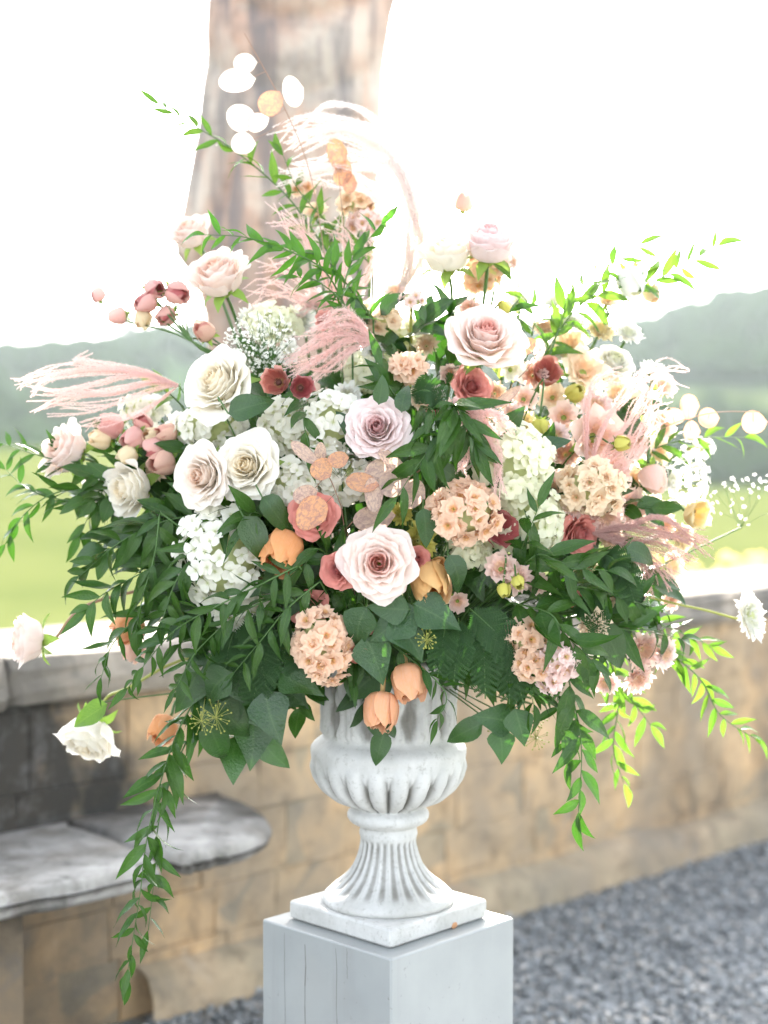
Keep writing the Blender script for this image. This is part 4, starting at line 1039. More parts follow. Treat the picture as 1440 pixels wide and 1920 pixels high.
for (kd, x, y, s, mt, lb, az, el, d) in [
 ('lis', 1168, 735, 90, 'creampeach', 'apricot cream ruffled bloom hazed by the sun under the white rose', 15, 25, .04),
 ('ruf', 1062, 850, 70, 'peachpink', 'peach carnation left below the pale pink frilly lisianthus', 0, 10, -.08),
 ('ruf', 1120, 760, 84, 'pink', 'pale pink ruffled bloom right above the frilly lisianthus', 15, 25, -.02),
 ('ruf', 1172, 790, 80, 'peachpink', 'soft pink bloom behind the base of the fanned plume', 30, 10, .03),
 ('lis', 1215, 755, 84, 'snow', 'white petals dissolving in light under the fanned plume', 35, 25, .06),
 ('ruf', 1070, 600, 60, 'snow', 'sunlit white bloom high in the upper right sprays', 0, 50, .07),
 ('lis', 1195, 900, 70, 'creampeach', 'cream petals left of the closed pink bud', 25, 0, .0),
 ('ruf', 1030, 660, 64, 'snow', 'bleached white bloom right of the big blush rose', 5, 30, .03),
 ('lis', 985, 790, 60, 'yellow', 'small cream yellow bloom above the greenish cream hydrangea', 10, 20, -.08),
 ('ruf', 1250, 985, 70, 'peachpink', 'peach pink bloom behind the upper edge of the mauve fan', 40, 0, .04),
 ('ruf', 1100, 1060, 56, 'yellow', 'pale yellow petals under the coral pink rose', 30, -10, -.12),
 ('lis', 975, 560, 56, 'snow', 'faint white petals between the big blush rose and the young leaves', 0, 30, .08)]:
    bloom(kd, x, y, s, mt, lb, 'soft bloom', None, az, el, d, var=x % 3)
cluster('hyd', 690, 700, 90, 70, 'hydg', 'pale hydrangea deep above the lilac rose', 'hydrangea', d=-.06, n=50, fs_=.014)
for (kd, x, y, s, mt, lb, az, el, d) in [
 ('ruf', 1000, 700, 66, 'peachpink', 'peach bloom in the stems left of the rust brown ranunculus', 0, 15, -.04),
 ('lis', 960, 690, 56, 'snow', 'pale bloom under the right edge of the big blush rose', 10, 10, -.06),
 ('ruf', 1010, 850, 58, 'creampeach', 'cream peach bloom between greenish hydrangea and pink lisianthus', 5, 5, -.13),
 ('lis', 1070, 900, 62, 'creampeach', 'soft apricot bloom left of the cream stock head', 5, 0, -.17),
 ('ruf', 1160, 880, 70, 'peachpink', 'peach pink carnation above the cream stock head', 20, 10, -.10),
 ('lis', 1230, 955, 66, 'creampeach', 'creamy bloom right of the hazy pink carnation', 40, 5, -.0),
 ('ruf', 1262, 900, 60, 'snow', 'white ruffled bloom touching the left of the lace flower', 40, 10, .0),
 ('lis', 1240, 845, 60, 'creampeach', 'pale apricot petals above the closed pink bud', 35, 15, .02),
 ('ruf', 1280, 1010, 60, 'yellow', 'cream yellow ruffles at the outer right edge', 45, 5, .03),
 ('ruf', 1020, 610, 56, 'creampeach', 'glowing peach bloom right of the big blush rose', 0, 40, .06),
 ('lis', 1140, 560, 44, 'creampeach', 'cream petals amid the upper right spray', 10, 50, .07),
 ('ruf', 560, 600, 80, 'snow', 'sunlit white bloom left of the upper pink plume', -10, 30, .02),
 ('ruf', 470, 590, 64, 'snow', 'white ruffled bloom above the tiny white filler', -20, 40, .02),
 ('lis', 690, 585, 60, 'creampeach', 'cream peach bloom beneath the upright dark leaves', 0, 30, .02),
 ('ruf', 660, 540, 60, 'snow', 'bleached bloom behind the arching branch', 0, 40, .06),
 ('lis', 790, 745, 54, 'creampeach', 'cream peach petals right above the lilac rose', 5, 25, -.19),
 ('ruf', 845, 770, 54, 'peachpink', 'peach bloom behind the narrow glossy tuft', 5, 20, -.2),
 ('ruf', 930, 735, 50, 'creampeach', 'cream petals right of the coral red rose', 10, 15, -.1),
 ('lis', 985, 745, 56, 'peachpink', 'pale peach bloom above the greenish cream hydrangea', 10, 15, -.1),
 ('ruf', 1045, 815, 56, 'pink', 'blush ruffles between the lime green bud and the frilly lisianthus', 5, 10, -.13),
 ('lis', 1040, 560, 50, 'snow', 'faint white petals high in the left sprays', 0, 50, .08),
 ('ruf', 1180, 620, 64, 'snow', 'sun bleached ruffled bloom under the upper right spray', 20, 40, .07),
 ('lis', 1250, 720, 60, 'peachpink', 'light pink bloom at the outer tip of the fanned plume', 40, 20, .04),
 ('ruf', 1080, 950, 60, 'pink', 'pink ruffles beneath the cream stock head', 15, -5, -.17),
 ('lis', 1150, 1010, 60, 'creampeach', 'cream petals right of the bright coral pink rose', 25, -5, -.13),
 ('ruf', 1205, 1150, 56, 'creampeach', 'apricot cream ruffles above the backlit pair', 30, 0, -.08),
 ('lis', 860, 1130, 44, 'peachpink', 'little peach bloom deep right of the yellow orange tulip', 10, -10, -.19),
 ('ruf', 590, 560, 60, 'snow', 'white bloom in the soft pink plume', -5, 40, .04),
 ('lis', 540, 660, 50, 'snow', 'white petals right of the airy tiny filler', -5, 20, -.08),
 ('ruf', 800, 645, 50, 'creampeach', 'cream petals between the tall green stems', 0, 20, -.02),
 ('lis', 845, 700, 46, 'peachpink', 'small peach bloom left of the coral red rose', 0, 15, -.08),
 ('ruf', 960, 775, 54, 'pink', 'pale pink petals right of the coral red rose', 10, 10, -.12),
 ('lis', 770, 610, 44, 'yellow', 'soft yellow bloom behind the pale green bud stalk', 0, 30, .02),
 ('ruf', 880, 575, 54, 'peachpink', 'peach petals left behind the big blush rose', 0, 30, .02),
 ('lis', 815, 740, 44, 'pink', 'blush petals above the fluffy mauve plume', 5, 20, -.16),
 ('ruf', 700, 660, 50, 'snow', 'white petals right of the fluffy plume above the small ranunculus', 0, 20, -.06),
 ('lis', 1010, 1095, 46, 'peachpink', 'little peach bloom in the dark leaves right of the frilly pair', 15, 0, -.22),
 ('ruf', 1165, 1120, 50, 'creampeach', 'pale peach petals under the mauve grass fan', 25, 0, -.12),
 ('lis', 740, 540, 50, 'pink', 'pale pink bloom deep between the tall stems', 0, 40, .05),
 ('ruf', 620, 430, 66, 'snow', 'white bloom burning out under the top plume', 0, 50, .1),
 ('lis', 590, 390, 56, 'creampeach', 'glowing cream bloom beside the brown twig', -10, 50, .1),
 ('ruf', 700, 370, 50, 'snow', 'white petals right of the high peach florets', 10, 50, .1),
 ('ruf', 650, 740, 64, 'snow', 'white bloom between small ranunculus and lilac rose', 0, 15, -.13),
 ('ruf', 850, 830, 60, 'peachpink', 'dusty peach bloom behind the drooping glossy tuft', 10, 10, -.16),
 ('lis', 900, 880, 60, 'pink', 'pale pink bloom at the foot of the fluffy mauve plume', 10, 10, -.18),
 ('ruf', 470, 960, 50, 'snow', 'small white bloom under the yellow hearted rose', -10, -10, -.17),
 ('ruf', 690, 1010, 50, 'budpeach', 'tan pink bloom above the front blush rose', 0, 10, -.2),
 ('lis', 330, 800, 60, 'snow', 'white bloom right of the left bud cluster', -30, 10, -.02),
 ('ruf', 290, 880, 56, 'creampeach', 'pale peach bloom right of the white profile rose', -30, 0, -.04)]:
    bloom(kd, x, y, s, mt, lb, 'soft bloom', None, az, el, d, var=x % 3)
# peach clusters
cluster('stock', 868, 962, 136, 100, 'peach', 'round peach pink stock head right above the yellow carnation', 'stock', d=-.28, n=46, fs_=.0155)
cluster('stock', 603, 1210, 98, 138, 'peach', 'elongated peach stock head hanging over the left rim of the urn', 'stock', d=-.27, n=54, fs_=.0145, ang=12, el=-12)
cluster('stock', 985, 1195, 76, 66, 'peach', 'small peach stock cluster, upper left of the stock group at the lower right', 'stock', d=-.24, n=20, fs_=.0145)
cluster('stock', 1048, 1232, 76, 72, 'pink', 'pale pink stock florets with yellow eye, lower right group', 'stock', d=-.25, n=22, fs_=.0155)
cluster('stock', 1005, 1248, 64, 44, 'peach', 'small apricot stock florets left under the yellow eyed pink ones', 'stock', d=-.25, n=14, fs_=.0135)
cluster('stock', 1034, 1282, 42, 22, 'pink', 'last small stock floret hanging at the tip of the lower right group', 'stock', d=-.25, n=7, fs_=.012)
cluster('stock', 905, 505, 70, 90, 'peach', 'peach stock spike behind the two stems of the topmost roses', 'stock', d=.05, n=30, fs_=.015)
cluster('stock', 945, 490, 40, 40, 'pink', 'few peach florets under the topmost blush rose', 'stock', d=.05, n=12, fs_=.013)
cluster('stock', 766, 690, 54, 46, 'peach', 'small peach floret cluster above the lilac rose', 'stock', d=-.16, n=14, fs_=.015)
cluster('stock', 715, 602, 76, 40, 'creampeach', 'yellow peach florets in the sunlit gap above centre', 'stock', d=-.05, n=18, fs_=.014)
cluster('stock', 775, 562, 50, 30, 'pink', 'tiny pink buds at the tip of a pale green stalk, upper centre', 'stock', d=-.08, n=9, fs_=.009, stem='stemy')
cluster('stock', 668, 382, 64, 44, 'creampeach', 'peach orange florets high in the centre under the top plume', 'stock', d=.08, n=18, fs_=.014)
cluster('stock', 562, 352, 40, 34, 'peach', 'peach blossom high up beside the thin brown twig', 'stock', d=.08, n=10, fs_=.013)
cluster('stock', 690, 420, 70, 40, 'pink', 'washed out pink florets beneath the high orange ones', 'stock', d=.06, n=16, fs_=.014)
cluster('stock', 1060, 975, 60, 44, 'creampeach', 'cream peach florets in the shade left of the coral pink rose', 'stock', d=-.14, n=12, fs_=.014)
bloom('bud', 870, 377, 36, 'budpeach', 'single peach bud sticking up above the topmost roses', 'rose bud', az=20, el=75, d=.03, srad=.0012)
bloom('ruf', 790, 1012, 78, 'lime', 'yellow green carnation between the blush rose and the round stock', 'carnation', az=22, el=10, d=-.22, var=1)
bloom('ruf', 752, 962, 50, 'lime', 'yellow green petals under the papery pods at the centre', 'carnation', az=0, el=10, d=-.20, var=2)
# tulips
TU = 'apricot double tulips'
bloom('tulip', 527, 1040, 92, 'apricot', 'double orange tulip with open mouth beside the white hydrangea', 'tulip', az=-18, el=-34, d=-.25, var=0)
bloom('tulip', 715, 1333, 72, 'apricot2', 'apricot tulip hanging lowest on a thick straight stem in front of the urn', 'tulip', az=-8, el=-64, d=-.22, var=1, stem='stempeach', srad=.0042, back=.11)
bloom('tulip', 768, 1283, 78, 'apricot2', 'apricot tulip hanging beside and above the lowest one in front of the urn', 'tulip', az=18, el=-58, d=-.22, var=0, stem='stempeach', srad=.0042, back=.09)
bloom('tulip', 808, 1095, 80, 'yellowpeach', 'yellow orange tulip opening beneath the front blush rose', 'tulip', az=14, el=-40, d=-.24, var=1)
bloom('tulip', 304, 1370, 60, 'apricot', 'small orange tulip hanging above the long trailing greenery', 'tulip', az=-30, el=-40, d=-.06, var=0)
bloom('tulip', 240, 1178, 62, 'apricot', 'orange tulip half covered by pointed leaves at the left', 'tulip', az=-50, el=-20, d=-.04, var=1)
bloom('tulip', 250, 1222, 46, 'budpeach', 'faded peach tulip just below the leaf covered orange one', 'tulip', az=-40, el=-60, d=-.02, var=0)
bloom('tulip', 822, 1062, 36, 'yellowpeach', 'folded yellow petals above the yellow orange tulip', 'tulip', az=40, el=20, d=-.23, var=1)
# hydrangeas
cluster('hyd', 418, 1040, 160, 186, 'hyd', 'big white hydrangea head under the ivory roses at the left', 'hydrangea', d=-.20, n=120, fs_=.0155)
cluster('hyd', 618, 800, 128, 124, 'hyd', 'white hydrangea head behind the papery pods at the upper centre', 'hydrangea', d=-.17, n=80, fs_=.015)
cluster('hyd', 540, 800, 100, 100, 'hyd', 'white hydrangea behind the two small ranunculus', 'hydrangea', d=-.15, n=60, fs_=.015)
cluster('hyd', 548, 915, 96, 104, 'hyd', 'white hydrangea squeezed between ivory rose and coral rose', 'hydrangea', d=-.20, n=60, fs_=.015)
cluster('hyd', 652, 900, 110, 84, 'hyd', 'white hydrangea under the loose papery pods', 'hydrangea', d=-.19, n=56, fs_=.015)
cluster('hyd', 960, 872, 144, 150, 'hydg', 'greenish cream hydrangea right of centre under the fluffy plume', 'hydrangea', d=-.215, n=110, fs_=.0155)
cluster('hyd', 988, 972, 136, 128, 'hydg', 'lower greenish cream hydrangea beside the burgundy ranunculus', 'hydrangea', d=-.20, n=96, fs_=.015)
cluster('hyd', 880, 1035, 76, 56, 'hydg', 'small cream hydrangea under the round peach stock', 'hydrangea', d=-.20, n=40, fs_=.014)
cluster('hyd', 512, 605, 100, 60, 'hydg', 'sunlit cream hydrangea above the tiny white filler', 'hydrangea', d=-.02, n=50, fs_=.014)
cluster('hyd', 395, 800, 120, 80, 'hyd', 'white hydrangea below the very large ivory rose at the left', 'hydrangea', d=-.08, n=60, fs_=.015)
cluster('hyd', 450, 1140, 110, 80, 'hyd', 'shaded white hydrangea veiled by fine leafy stems', 'hydrangea', d=-.16, n=50, fs_=.015)
cluster('hyd', 740, 640, 90, 70, 'hydg', 'cream bloom deep behind the upper centre stems', 'hydrangea', d=.0, n=44, fs_=.014)
cluster('hyd', 270, 770, 90, 60, 'hyd', 'white bloom behind the cluster of pink buds at the left', 'hydrangea', d=.04, n=44, fs_=.013)
cluster('lace', 1290, 900, 84, 96, 'snow', 'white lace flower glowing at the right above the pale yellow bloom', 'lace flower', d=.0, n=70, fs_=.0085)
cluster('lace', 1220, 1100, 90, 60, 'snow', 'sparkling tiny white florets beneath the mauve grass fan', 'lace flower', d=.04, n=50, fs_=.007)
cluster('lace', 1310, 840, 60, 40, 'snow', 'white blossoms under the round peach pods at the right', 'lace flower', d=.05, n=30, fs_=.008)
# spray rose buds
G = 'pink spray rose buds'
SB = [(293,541,42,'budpink','top pink bud of the upper left bud spray',30,-10,.02),(334,551,44,'budpink','pink bud at the right of the upper left bud spray',60,-20,.02),(271,567,40,'budpink','dark pink bud at the left of the upper left bud spray',-60,-20,.02),
 (310,592,36,'budpink','small pink bud in the middle of the upper left spray',-60,-30,.03),(380,619,42,'budpeach','peach bud with red tip closest to the very large ivory rose',-40,30,.0),(266,600,36,'budcream','cream bud lowest in the upper left spray',-40,-70,.03),
 (218,592,36,'budpink','grey pink bud apart at the left of the upper left spray',-80,-10,.05),(182,552,28,'budpink','tiny pink bud with green sepals, farthest up at the left',-70,60,.06),
 (205,798,46,'budpink','coral bud at the upper left of the left bud cluster',-50,20,-.02),(246,823,44,'budpink','round rose pink bud in the middle of the left bud cluster',-45,-20,-.05),(268,792,36,'budpink','wine tipped bud at the top of the left bud cluster',-20,40,-.03),
 (308,812,44,'budpeach','peach bud with wine red tip at the right of the left bud cluster',-60,0,-.06),(287,843,42,'budpink','pink bud lying low in the left bud cluster',-70,-10,-.06),(238,855,36,'budcream','ivory bud at the bottom of the left bud cluster',-60,-30,-.06),
 (185,820,44,'budcream','yellow cream bud at the left of the left bud cluster',-60,10,-.02),(300,868,50,'budpeach','larger coral peach bud between the buds and the peach hearted rose',-40,-10,-.08),(282,818,36,'budcream','cream bud in the middle of the left bud cluster',-30,20,-.05)]
for (x, y, s, mt, lb, az, el, d) in SB:
    via = [P(360, 640, .0), P(480, 760, .02)] if y < 640 else [P(400, 860, -.02)]
    bloom('bud', x, y, s, mt, lb, 'rose bud', 'pink spray rose buds', az, el, d, var=x % 3, via=via, srad=.0013, back=.03)
bloom('mum', 1405, 1155, 108, 'snow', 'ruffled white bloom on a long bare stem sticking out at the right', 'daisy', az=48, el=14, d=.0, var=0, via=[P(1330, 1146, 0.01), P(1280, 1135, 0.01), P(1150, 1110, 0), P(950, 1120, 0)], stem='stemy', srad=.0022, back=.015)
bloom('bud', 1186, 532, 56, 'snow', 'white blossom hanging in the upper right leafy spray', 'flower bud', az=20, el=-60, d=.05, srad=.0012)
bloom('bud', 1222, 552, 34, 'budcream', 'faint cream petals at the right of the upper right leafy spray', 'flower bud', az=20, el=-60, d=.08, srad=.0012)
bloom('bud', 691, 1178, 24, 'budpink', 'tiny mauve bud in the leaves under the front blush rose', 'flower bud', az=0, el=10, d=-.24, srad=.0012)
filler(492, 645, 150, 130, 'airy cloud of tiny white blossoms between the ivory rose and the upper plume', n=420, d=-.12)
filler(640, 860, 150, 80, 'wisps of tiny pale blossoms amid the papery pods', n=60, d=-.22, size=.0022)
filler(1395, 935, 150, 110, 'sparse twigs with tiny white blossoms at the right edge', n=42, d=.03, size=.0042, name='white_blossom_twigs')
filler(310, 830, 60, 60, 'speck like white blossoms beside the left bud cluster', n=60, d=.02)
berries(405, 1345, 66, 'yellowish ivy berry umbel over the big leaves at the lower left'); berries(378, 1352, 50, 'smaller ivy berry umbel left of the yellowish one'); berries(800, 1200, 42, 'yellow ivy berry umbel hanging beside the pale ivy leaf at the centre', d=-.27)
berries(1005, 1385, 50, 'faint ivy berry umbel dangling below the lower right greenery', d=-.12); berries(1005, 1345, 44, 'upper faint ivy berry umbel at the lower right', d=-.12); berries(935, 1375, 40, 'ivy berry umbel between hanging ivy leaves right of the urn', d=-.14)
# honesty pods
pods([(620,560,.0),(585,340,.02),(535,205,.03),(458,62,.05)], [(443,151,66,44,5,.03,'podw'),(459,119,42,40,0,.04,'podw'),(452,221,54,50,-20,.03,'podw'),(482,229,42,34,20,.03,'podw'),(507,194,50,46,50,.02,'pod'),(455,270,44,42,0,.03,'podw'),(549,172,38,62,15,.03,'podw')], 'tall thin twig with silvery white papery discs in front of the statue', group='twigs of dried honesty pods')
pods([(640,950,-.24),(620,900,-.25),(600,870,-.26),(545,825,-.25)], [(583,962,54,74,-35,-.31,'pod'),(572,928,46,38,20,-.28,'podg'),(602,880,40,46,-40,-.28,'pod'),(634,862,38,32,10,-.28,'pod'),(570,848,60,26,-40,-.27,'podg'),(600,850,22,44,-10,-.26,'podg')], 'tangled twig with papery peach discs over the coral rose', group='twigs of dried honesty pods')
pods([(650,990,-.22),(700,940,-.25),(760,900,-.26),(790,880,-.26)], [(678,905,60,38,-10,-.27,'pod'),(700,928,34,66,5,-.27,'podg'),(738,905,60,52,30,-.27,'podg'),(774,925,44,62,-20,-.26,'podg'),(712,880,60,40,20,-.25,'podg'),(735,865,66,26,-40,-.26,'podg'),(700,972,76,50,10,-.24,'podg')], 'cluster of papery beige and peach discs right at the centre', group='twigs of dried honesty pods')
pods([(1160,880,.0),(1230,810,.0),(1330,775,.0),(1424,772,.0)], [(1291,762,34,48,0,.0,'pod'),(1327,785,38,40,0,.0,'pod'),(1262,780,46,34,0,.02,'pod'),(1296,808,30,38,0,.02,'pod'),(1412,792,46,46,0,.0,'pod'),(1235,790,36,34,0,.04,'podg')], 'twig of round translucent peach discs reaching out at the right', group='twigs of dried honesty pods')
pods([(960,720,-.08),(990,690,-.08),(1020,640,-.05)], [(985,650,40,30,30,-.07,'pod'),(965,665,36,22,-20,-.08,'podg'),(950,745,60,20,40,-.12,'podg'),(1010,655,22,44,0,-.06,'podw')], 'bleached pods on a thin twig right of the big blush rose', group='twigs of dried honesty pods')
pods([(650,480,.05),(640,380,.05),(632,290,.05)], [(632,290,36,62,15,.05,'pod'),(643,325,32,50,-20,.05,'pod'),(655,345,26,40,0,.05,'pod')], 'peach dried petals upright under the top plume', group='twigs of dried honesty pods')
pods([(900,800,-.1),(920,780,-.12),(950,760,-.12)], [(870,790,30,26,0,-.18,'podw')], 'curly dry tendril twig under the coral red rose', group='twigs of dried honesty pods', smat='stempeach')
# plumes
plume((335,722,-.05), [[(270,700),(180,690),(120,690),(60,705),(30,720)],[(260,705),(190,715),(120,730),(60,730)],[(260,700),(160,700),(90,715),(50,740)],[(280,715),(200,735),(130,745),(60,760)],[(270,695),(210,685),(160,680),(140,670),(165,668)],[(290,730),(230,750),(170,765),(100,768)],[(300,750),(250,780),(190,790),(160,805)],[(280,720),(200,740),(140,735),(90,745)]], 'long pale pink feathery plume drooping out to the far left', n_var=6, jit=14)
plume((745,560,.06), [[(770,440),(755,330),(690,250),(600,232),(525,262)],[(780,450),(760,350),(720,290),(640,250),(560,275)],[(790,480),(780,400),(740,320),(640,300),(560,330)],[(770,500),(750,420),(700,360),(620,330),(540,330)]], 'sunlit whitish plume arching across the top towards the left', mat='plumew', hl=.011, n_var=15, jit=26)
plume((790,540,.08), [[(790,420),(760,300),(690,215),(620,195),(580,215)],[(785,440),(770,350),(745,300),(700,240)]], 'slender curved plume forming the topmost arc', mat='plumew', hl=.0095, n_var=5, jit=7)
plume((640,600,.03), [[(600,500),(560,440),(520,400)],[(620,520),(590,460),(580,420)],[(560,560),(510,540),(470,560)],[(650,500),(650,450),(620,420)],[(580,540),(540,500),(500,500)],[(600,560),(560,580),(520,580)],[(700,500),(700,470),(670,440)]], 'broad soft pink plume behind the arching leafy branch', n_var=9, jit=26)
plume((705,640,-.14), [[(650,640),(600,670),(545,695)],[(650,625),(600,640),(540,670)],[(660,610),(620,615),(570,640)],[(660,655),(620,690),(580,705)],[(670,600),(640,590),(590,610)]], 'fluffy pink plume above the pair of small ranunculus', n_var=9, jit=18, hl=.010)
plume((850,745,-.27), [[(880,770),(910,790),(940,830)],[(870,790),(890,830),(900,860)],[(890,765),(930,775),(955,800)],[(860,800),(870,850),(865,880)],[(900,800),(930,860),(938,930)]], 'fluffy mauve pink plume right of the lilac rose', mat='plume', n_var=9, jit=18, hl=.010)
plume((1100,900,-.13), [[(1130,800),(1170,740),(1230,690),(1275,705)],[(1150,830),(1200,760),(1230,720)],[(1160,850),(1210,790),(1240,740)],[(1100,750),(1130,710),(1180,700)],[(1170,870),(1220,800),(1230,770)]], 'pink plume fanning out to the upper right against the hills', n_var=10, jit=26)
plume((1110,1000,-.16), [[(1170,990),(1240,1000),(1310,1010)],[(1170,1005),(1240,1030),(1300,1060)],[(1160,1015),(1220,1050),(1270,1100)],[(1180,985),(1240,980),(1320,1030)],[(1170,1020),(1210,1070),(1220,1110)]], 'mauve brown feathery grass fan at the right above the dark leaves', mat='plumeb', n_var=13, jit=20)
plume((800,700,.06), [[(795,560),(785,450),(775,370)],[(800,560),(792,470),(782,400)]], 'thin upright rosy grass spike left of the white profile rose', mat='plume', n_var=2, jit=6)

# ---------------------------------------------------------------- foliage
RG = 'trailing ruscus branches'
def B(pts, label, **k): return branch(pts, label, 'leafy branch', RG, name='ruscus_branch', **k)
B([(400,1260,-.15),(330,1380,-.17),(280,1550,-.18),(262,1680,-.18),(238,1830,-.18)], 'longest trailing green branch hanging past the bench at the lower left', step=.0125, L=.060)
B([(420,1280,-.13),(345,1400,-.15),(300,1530,-.16),(292,1620,-.16),(278,1745,-.16)], 'second trailing branch hanging just right of the longest one', step=.016, L=.052)
B([(1040,1180,-.16),(1070,1290,-.18),(1090,1400,-.18),(1084,1530,-.18)], 'leafy branch hanging straight down at the right of the urn', step=.0145, L=.062, lw=1.25)
B([(1020,1230,-.16),(1050,1320,-.17),(1064,1430,-.17)], 'short leafy tip hanging left of the straight right branch', step=.016, L=.05)
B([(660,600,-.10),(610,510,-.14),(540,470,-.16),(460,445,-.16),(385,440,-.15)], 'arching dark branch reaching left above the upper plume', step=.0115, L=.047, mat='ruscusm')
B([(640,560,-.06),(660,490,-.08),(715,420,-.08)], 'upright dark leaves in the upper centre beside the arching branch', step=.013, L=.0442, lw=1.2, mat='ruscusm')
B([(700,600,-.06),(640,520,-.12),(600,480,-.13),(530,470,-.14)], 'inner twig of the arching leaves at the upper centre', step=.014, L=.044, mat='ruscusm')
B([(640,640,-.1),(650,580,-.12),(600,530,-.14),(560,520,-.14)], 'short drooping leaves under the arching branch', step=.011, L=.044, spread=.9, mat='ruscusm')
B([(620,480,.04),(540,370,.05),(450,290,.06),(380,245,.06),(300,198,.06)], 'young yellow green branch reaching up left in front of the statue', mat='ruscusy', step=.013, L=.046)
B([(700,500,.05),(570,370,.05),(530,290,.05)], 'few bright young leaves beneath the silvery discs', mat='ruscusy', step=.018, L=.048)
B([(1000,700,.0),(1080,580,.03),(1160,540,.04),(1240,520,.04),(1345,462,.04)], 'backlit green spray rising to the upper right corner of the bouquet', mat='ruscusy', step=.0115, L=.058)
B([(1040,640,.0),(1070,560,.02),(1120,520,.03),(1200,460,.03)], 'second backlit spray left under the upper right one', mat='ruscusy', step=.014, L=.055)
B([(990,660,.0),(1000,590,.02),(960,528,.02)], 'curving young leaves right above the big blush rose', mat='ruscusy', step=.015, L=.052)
B([(240,880,-.02),(140,870,-.02),(60,850,-.02),(0,830,-.02)], 'leafy tip reaching to the left edge beneath the profile blush rose', step=.014, L=.05)
B([(260,920,-.02),(150,940,-.03),(60,920,-.03),(10,880,-.03)], 'middle branch of the far left greenery', step=.014, L=.05)
B([(260,920,-.02),(120,920,-.03),(50,960,-.03),(10,1020,-.03)], 'branch curving down at the far left edge above the meadow', step=.013, L=.055)
B([(280,930,-.0),(190,940,.0),(150,1000,.0)], 'broad dark leaves over the meadow under the half hidden white rose', step=.014, L=.062, lw=1.3)
B([(400,960,-.14),(300,980,-.15),(220,1020,-.15),(150,1080,-.14)], 'dark branch sweeping left under the profile white rose', step=.011, L=.062, lw=1.2)
B([(400,1040,-.13),(300,1060,-.15),(200,1110,-.15),(165,1140,-.15)], 'dark branch sweeping left above the brown rose stem', step=.011, L=.062, lw=1.2)
B([(300,960,-.17),(290,1040,-.18),(270,1110,-.18),(255,1180,-.18)], 'branch falling along the left rim of the dark foliage', step=.012, L=.055)
B([(340,1130,-.14),(260,1160,-.16),(210,1210,-.17),(190,1270,-.17)], 'leafy tip curling down over the orange tulip at the left', step=.013, L=.052)
B([(560,1060,-.27),(480,1100,-.28),(400,1140,-.27),(330,1180,-.25),(280,1235,-.22),(240,1290,-.2)], 'fine leafy stem crossing the white hydrangea down to the left', step=.0105, L=.048)
B([(540,1110,-.25),(450,1150,-.26),(370,1220,-.24),(330,1290,-.22)], 'second fine stem parallel below the crossing one', step=.0105, L=.048)
B([(600,1090,-.25),(540,1140,-.27),(490,1200,-.26),(440,1260,-.24)], 'fine leafy stem left of the elongated stock', step=.0105, L=.048)
B([(460,950,-.2),(390,1010,-.22),(330,1090,-.22),(300,1180,-.22)], 'dark stem bordering the white hydrangea on its left', step=.012, L=.058)
B([(880,770,-.26),(850,800,-.29),(800,850,-.29),(745,930,-.29)], 'pointed leaves hanging right of the lilac rose towards the pods', step=.014, L=.066)
B([(840,760,-.26),(860,770,-.3),(890,830,-.3)], 'tuft of narrow glossy leaves drooping in front of the fluffy mauve plume', step=.006, L=.072, spread=.6)
B([(790,760,-.22),(815,775,-.27),(800,830,-.28)], 'short glossy leaves beside the right edge of the lilac rose', step=.009, L=.055)
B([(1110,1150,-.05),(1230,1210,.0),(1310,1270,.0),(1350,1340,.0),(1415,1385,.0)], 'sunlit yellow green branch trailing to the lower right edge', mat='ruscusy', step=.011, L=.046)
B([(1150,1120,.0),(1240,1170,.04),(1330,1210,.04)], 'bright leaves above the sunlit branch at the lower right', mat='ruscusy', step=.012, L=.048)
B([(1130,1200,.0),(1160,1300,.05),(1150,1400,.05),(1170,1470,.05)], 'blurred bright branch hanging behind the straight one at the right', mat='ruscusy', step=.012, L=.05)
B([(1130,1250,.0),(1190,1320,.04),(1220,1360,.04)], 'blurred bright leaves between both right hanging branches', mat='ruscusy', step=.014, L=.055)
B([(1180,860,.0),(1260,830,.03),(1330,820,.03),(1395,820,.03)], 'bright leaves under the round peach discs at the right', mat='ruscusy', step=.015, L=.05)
B([(960,1080,-.2),(1010,1040,-.24),(1060,1060,-.25),(1140,1070,-.24)], 'dark leaves spreading right under the cream hydrangea', step=.012, L=.066, lw=1.25)
B([(1000,1120,-.2),(1080,1100,-.23),(1160,1120,-.2),(1230,1140,-.15)], 'dark branch reaching right under the mauve grass fan', step=.011, L=.062, lw=1.2)
B([(960,1130,-.2),(1030,1150,-.25),(1060,1190,-.26),(1120,1250,-.24)], 'dark pointed leaves over the lower right stock group', step=.012, L=.07, lw=1.3)
B([(1100,1150,-.15),(1170,1180,-.17),(1220,1180,-.15),(1280,1200,-.1)], 'slim dark leaves above the backlit carnations', step=.014, L=.06)
B([(970,1050,-.2),(990,1000,-.25),(1010,950,-.26)], 'two dark leaves curling up over the cream hydrangea', step=.02, L=.06, lw=1.2)
B([(760,720,-.1),(740,740,-.2),(715,690,-.2)], 'pointed leaves standing behind the lilac rose', step=.016, L=.062, lw=1.3)
B([(600,740,-.1),(570,780,-.2),(580,840,-.22)], 'dark leaves between the two upper hydrangeas', step=.02, L=.055, lw=1.3)
B([(530,1000,-.2),(480,960,-.24),(455,985,-.25)], 'dark leaves tucked beneath the yellow hearted ivory rose', step=.014, L=.062, lw=1.3)
B([(340,760,-.0),(320,740,-.02),(300,730,-.02)], 'bright leaf tips between the far left plume and the large ivory rose', step=.012, L=.045, mat='ruscusy')
B([(420,800,-.04),(360,800,-.04),(320,825,-.03)], 'fine bright leaves beside the left bud cluster', step=.006, L=.035, mat='ruscusy')
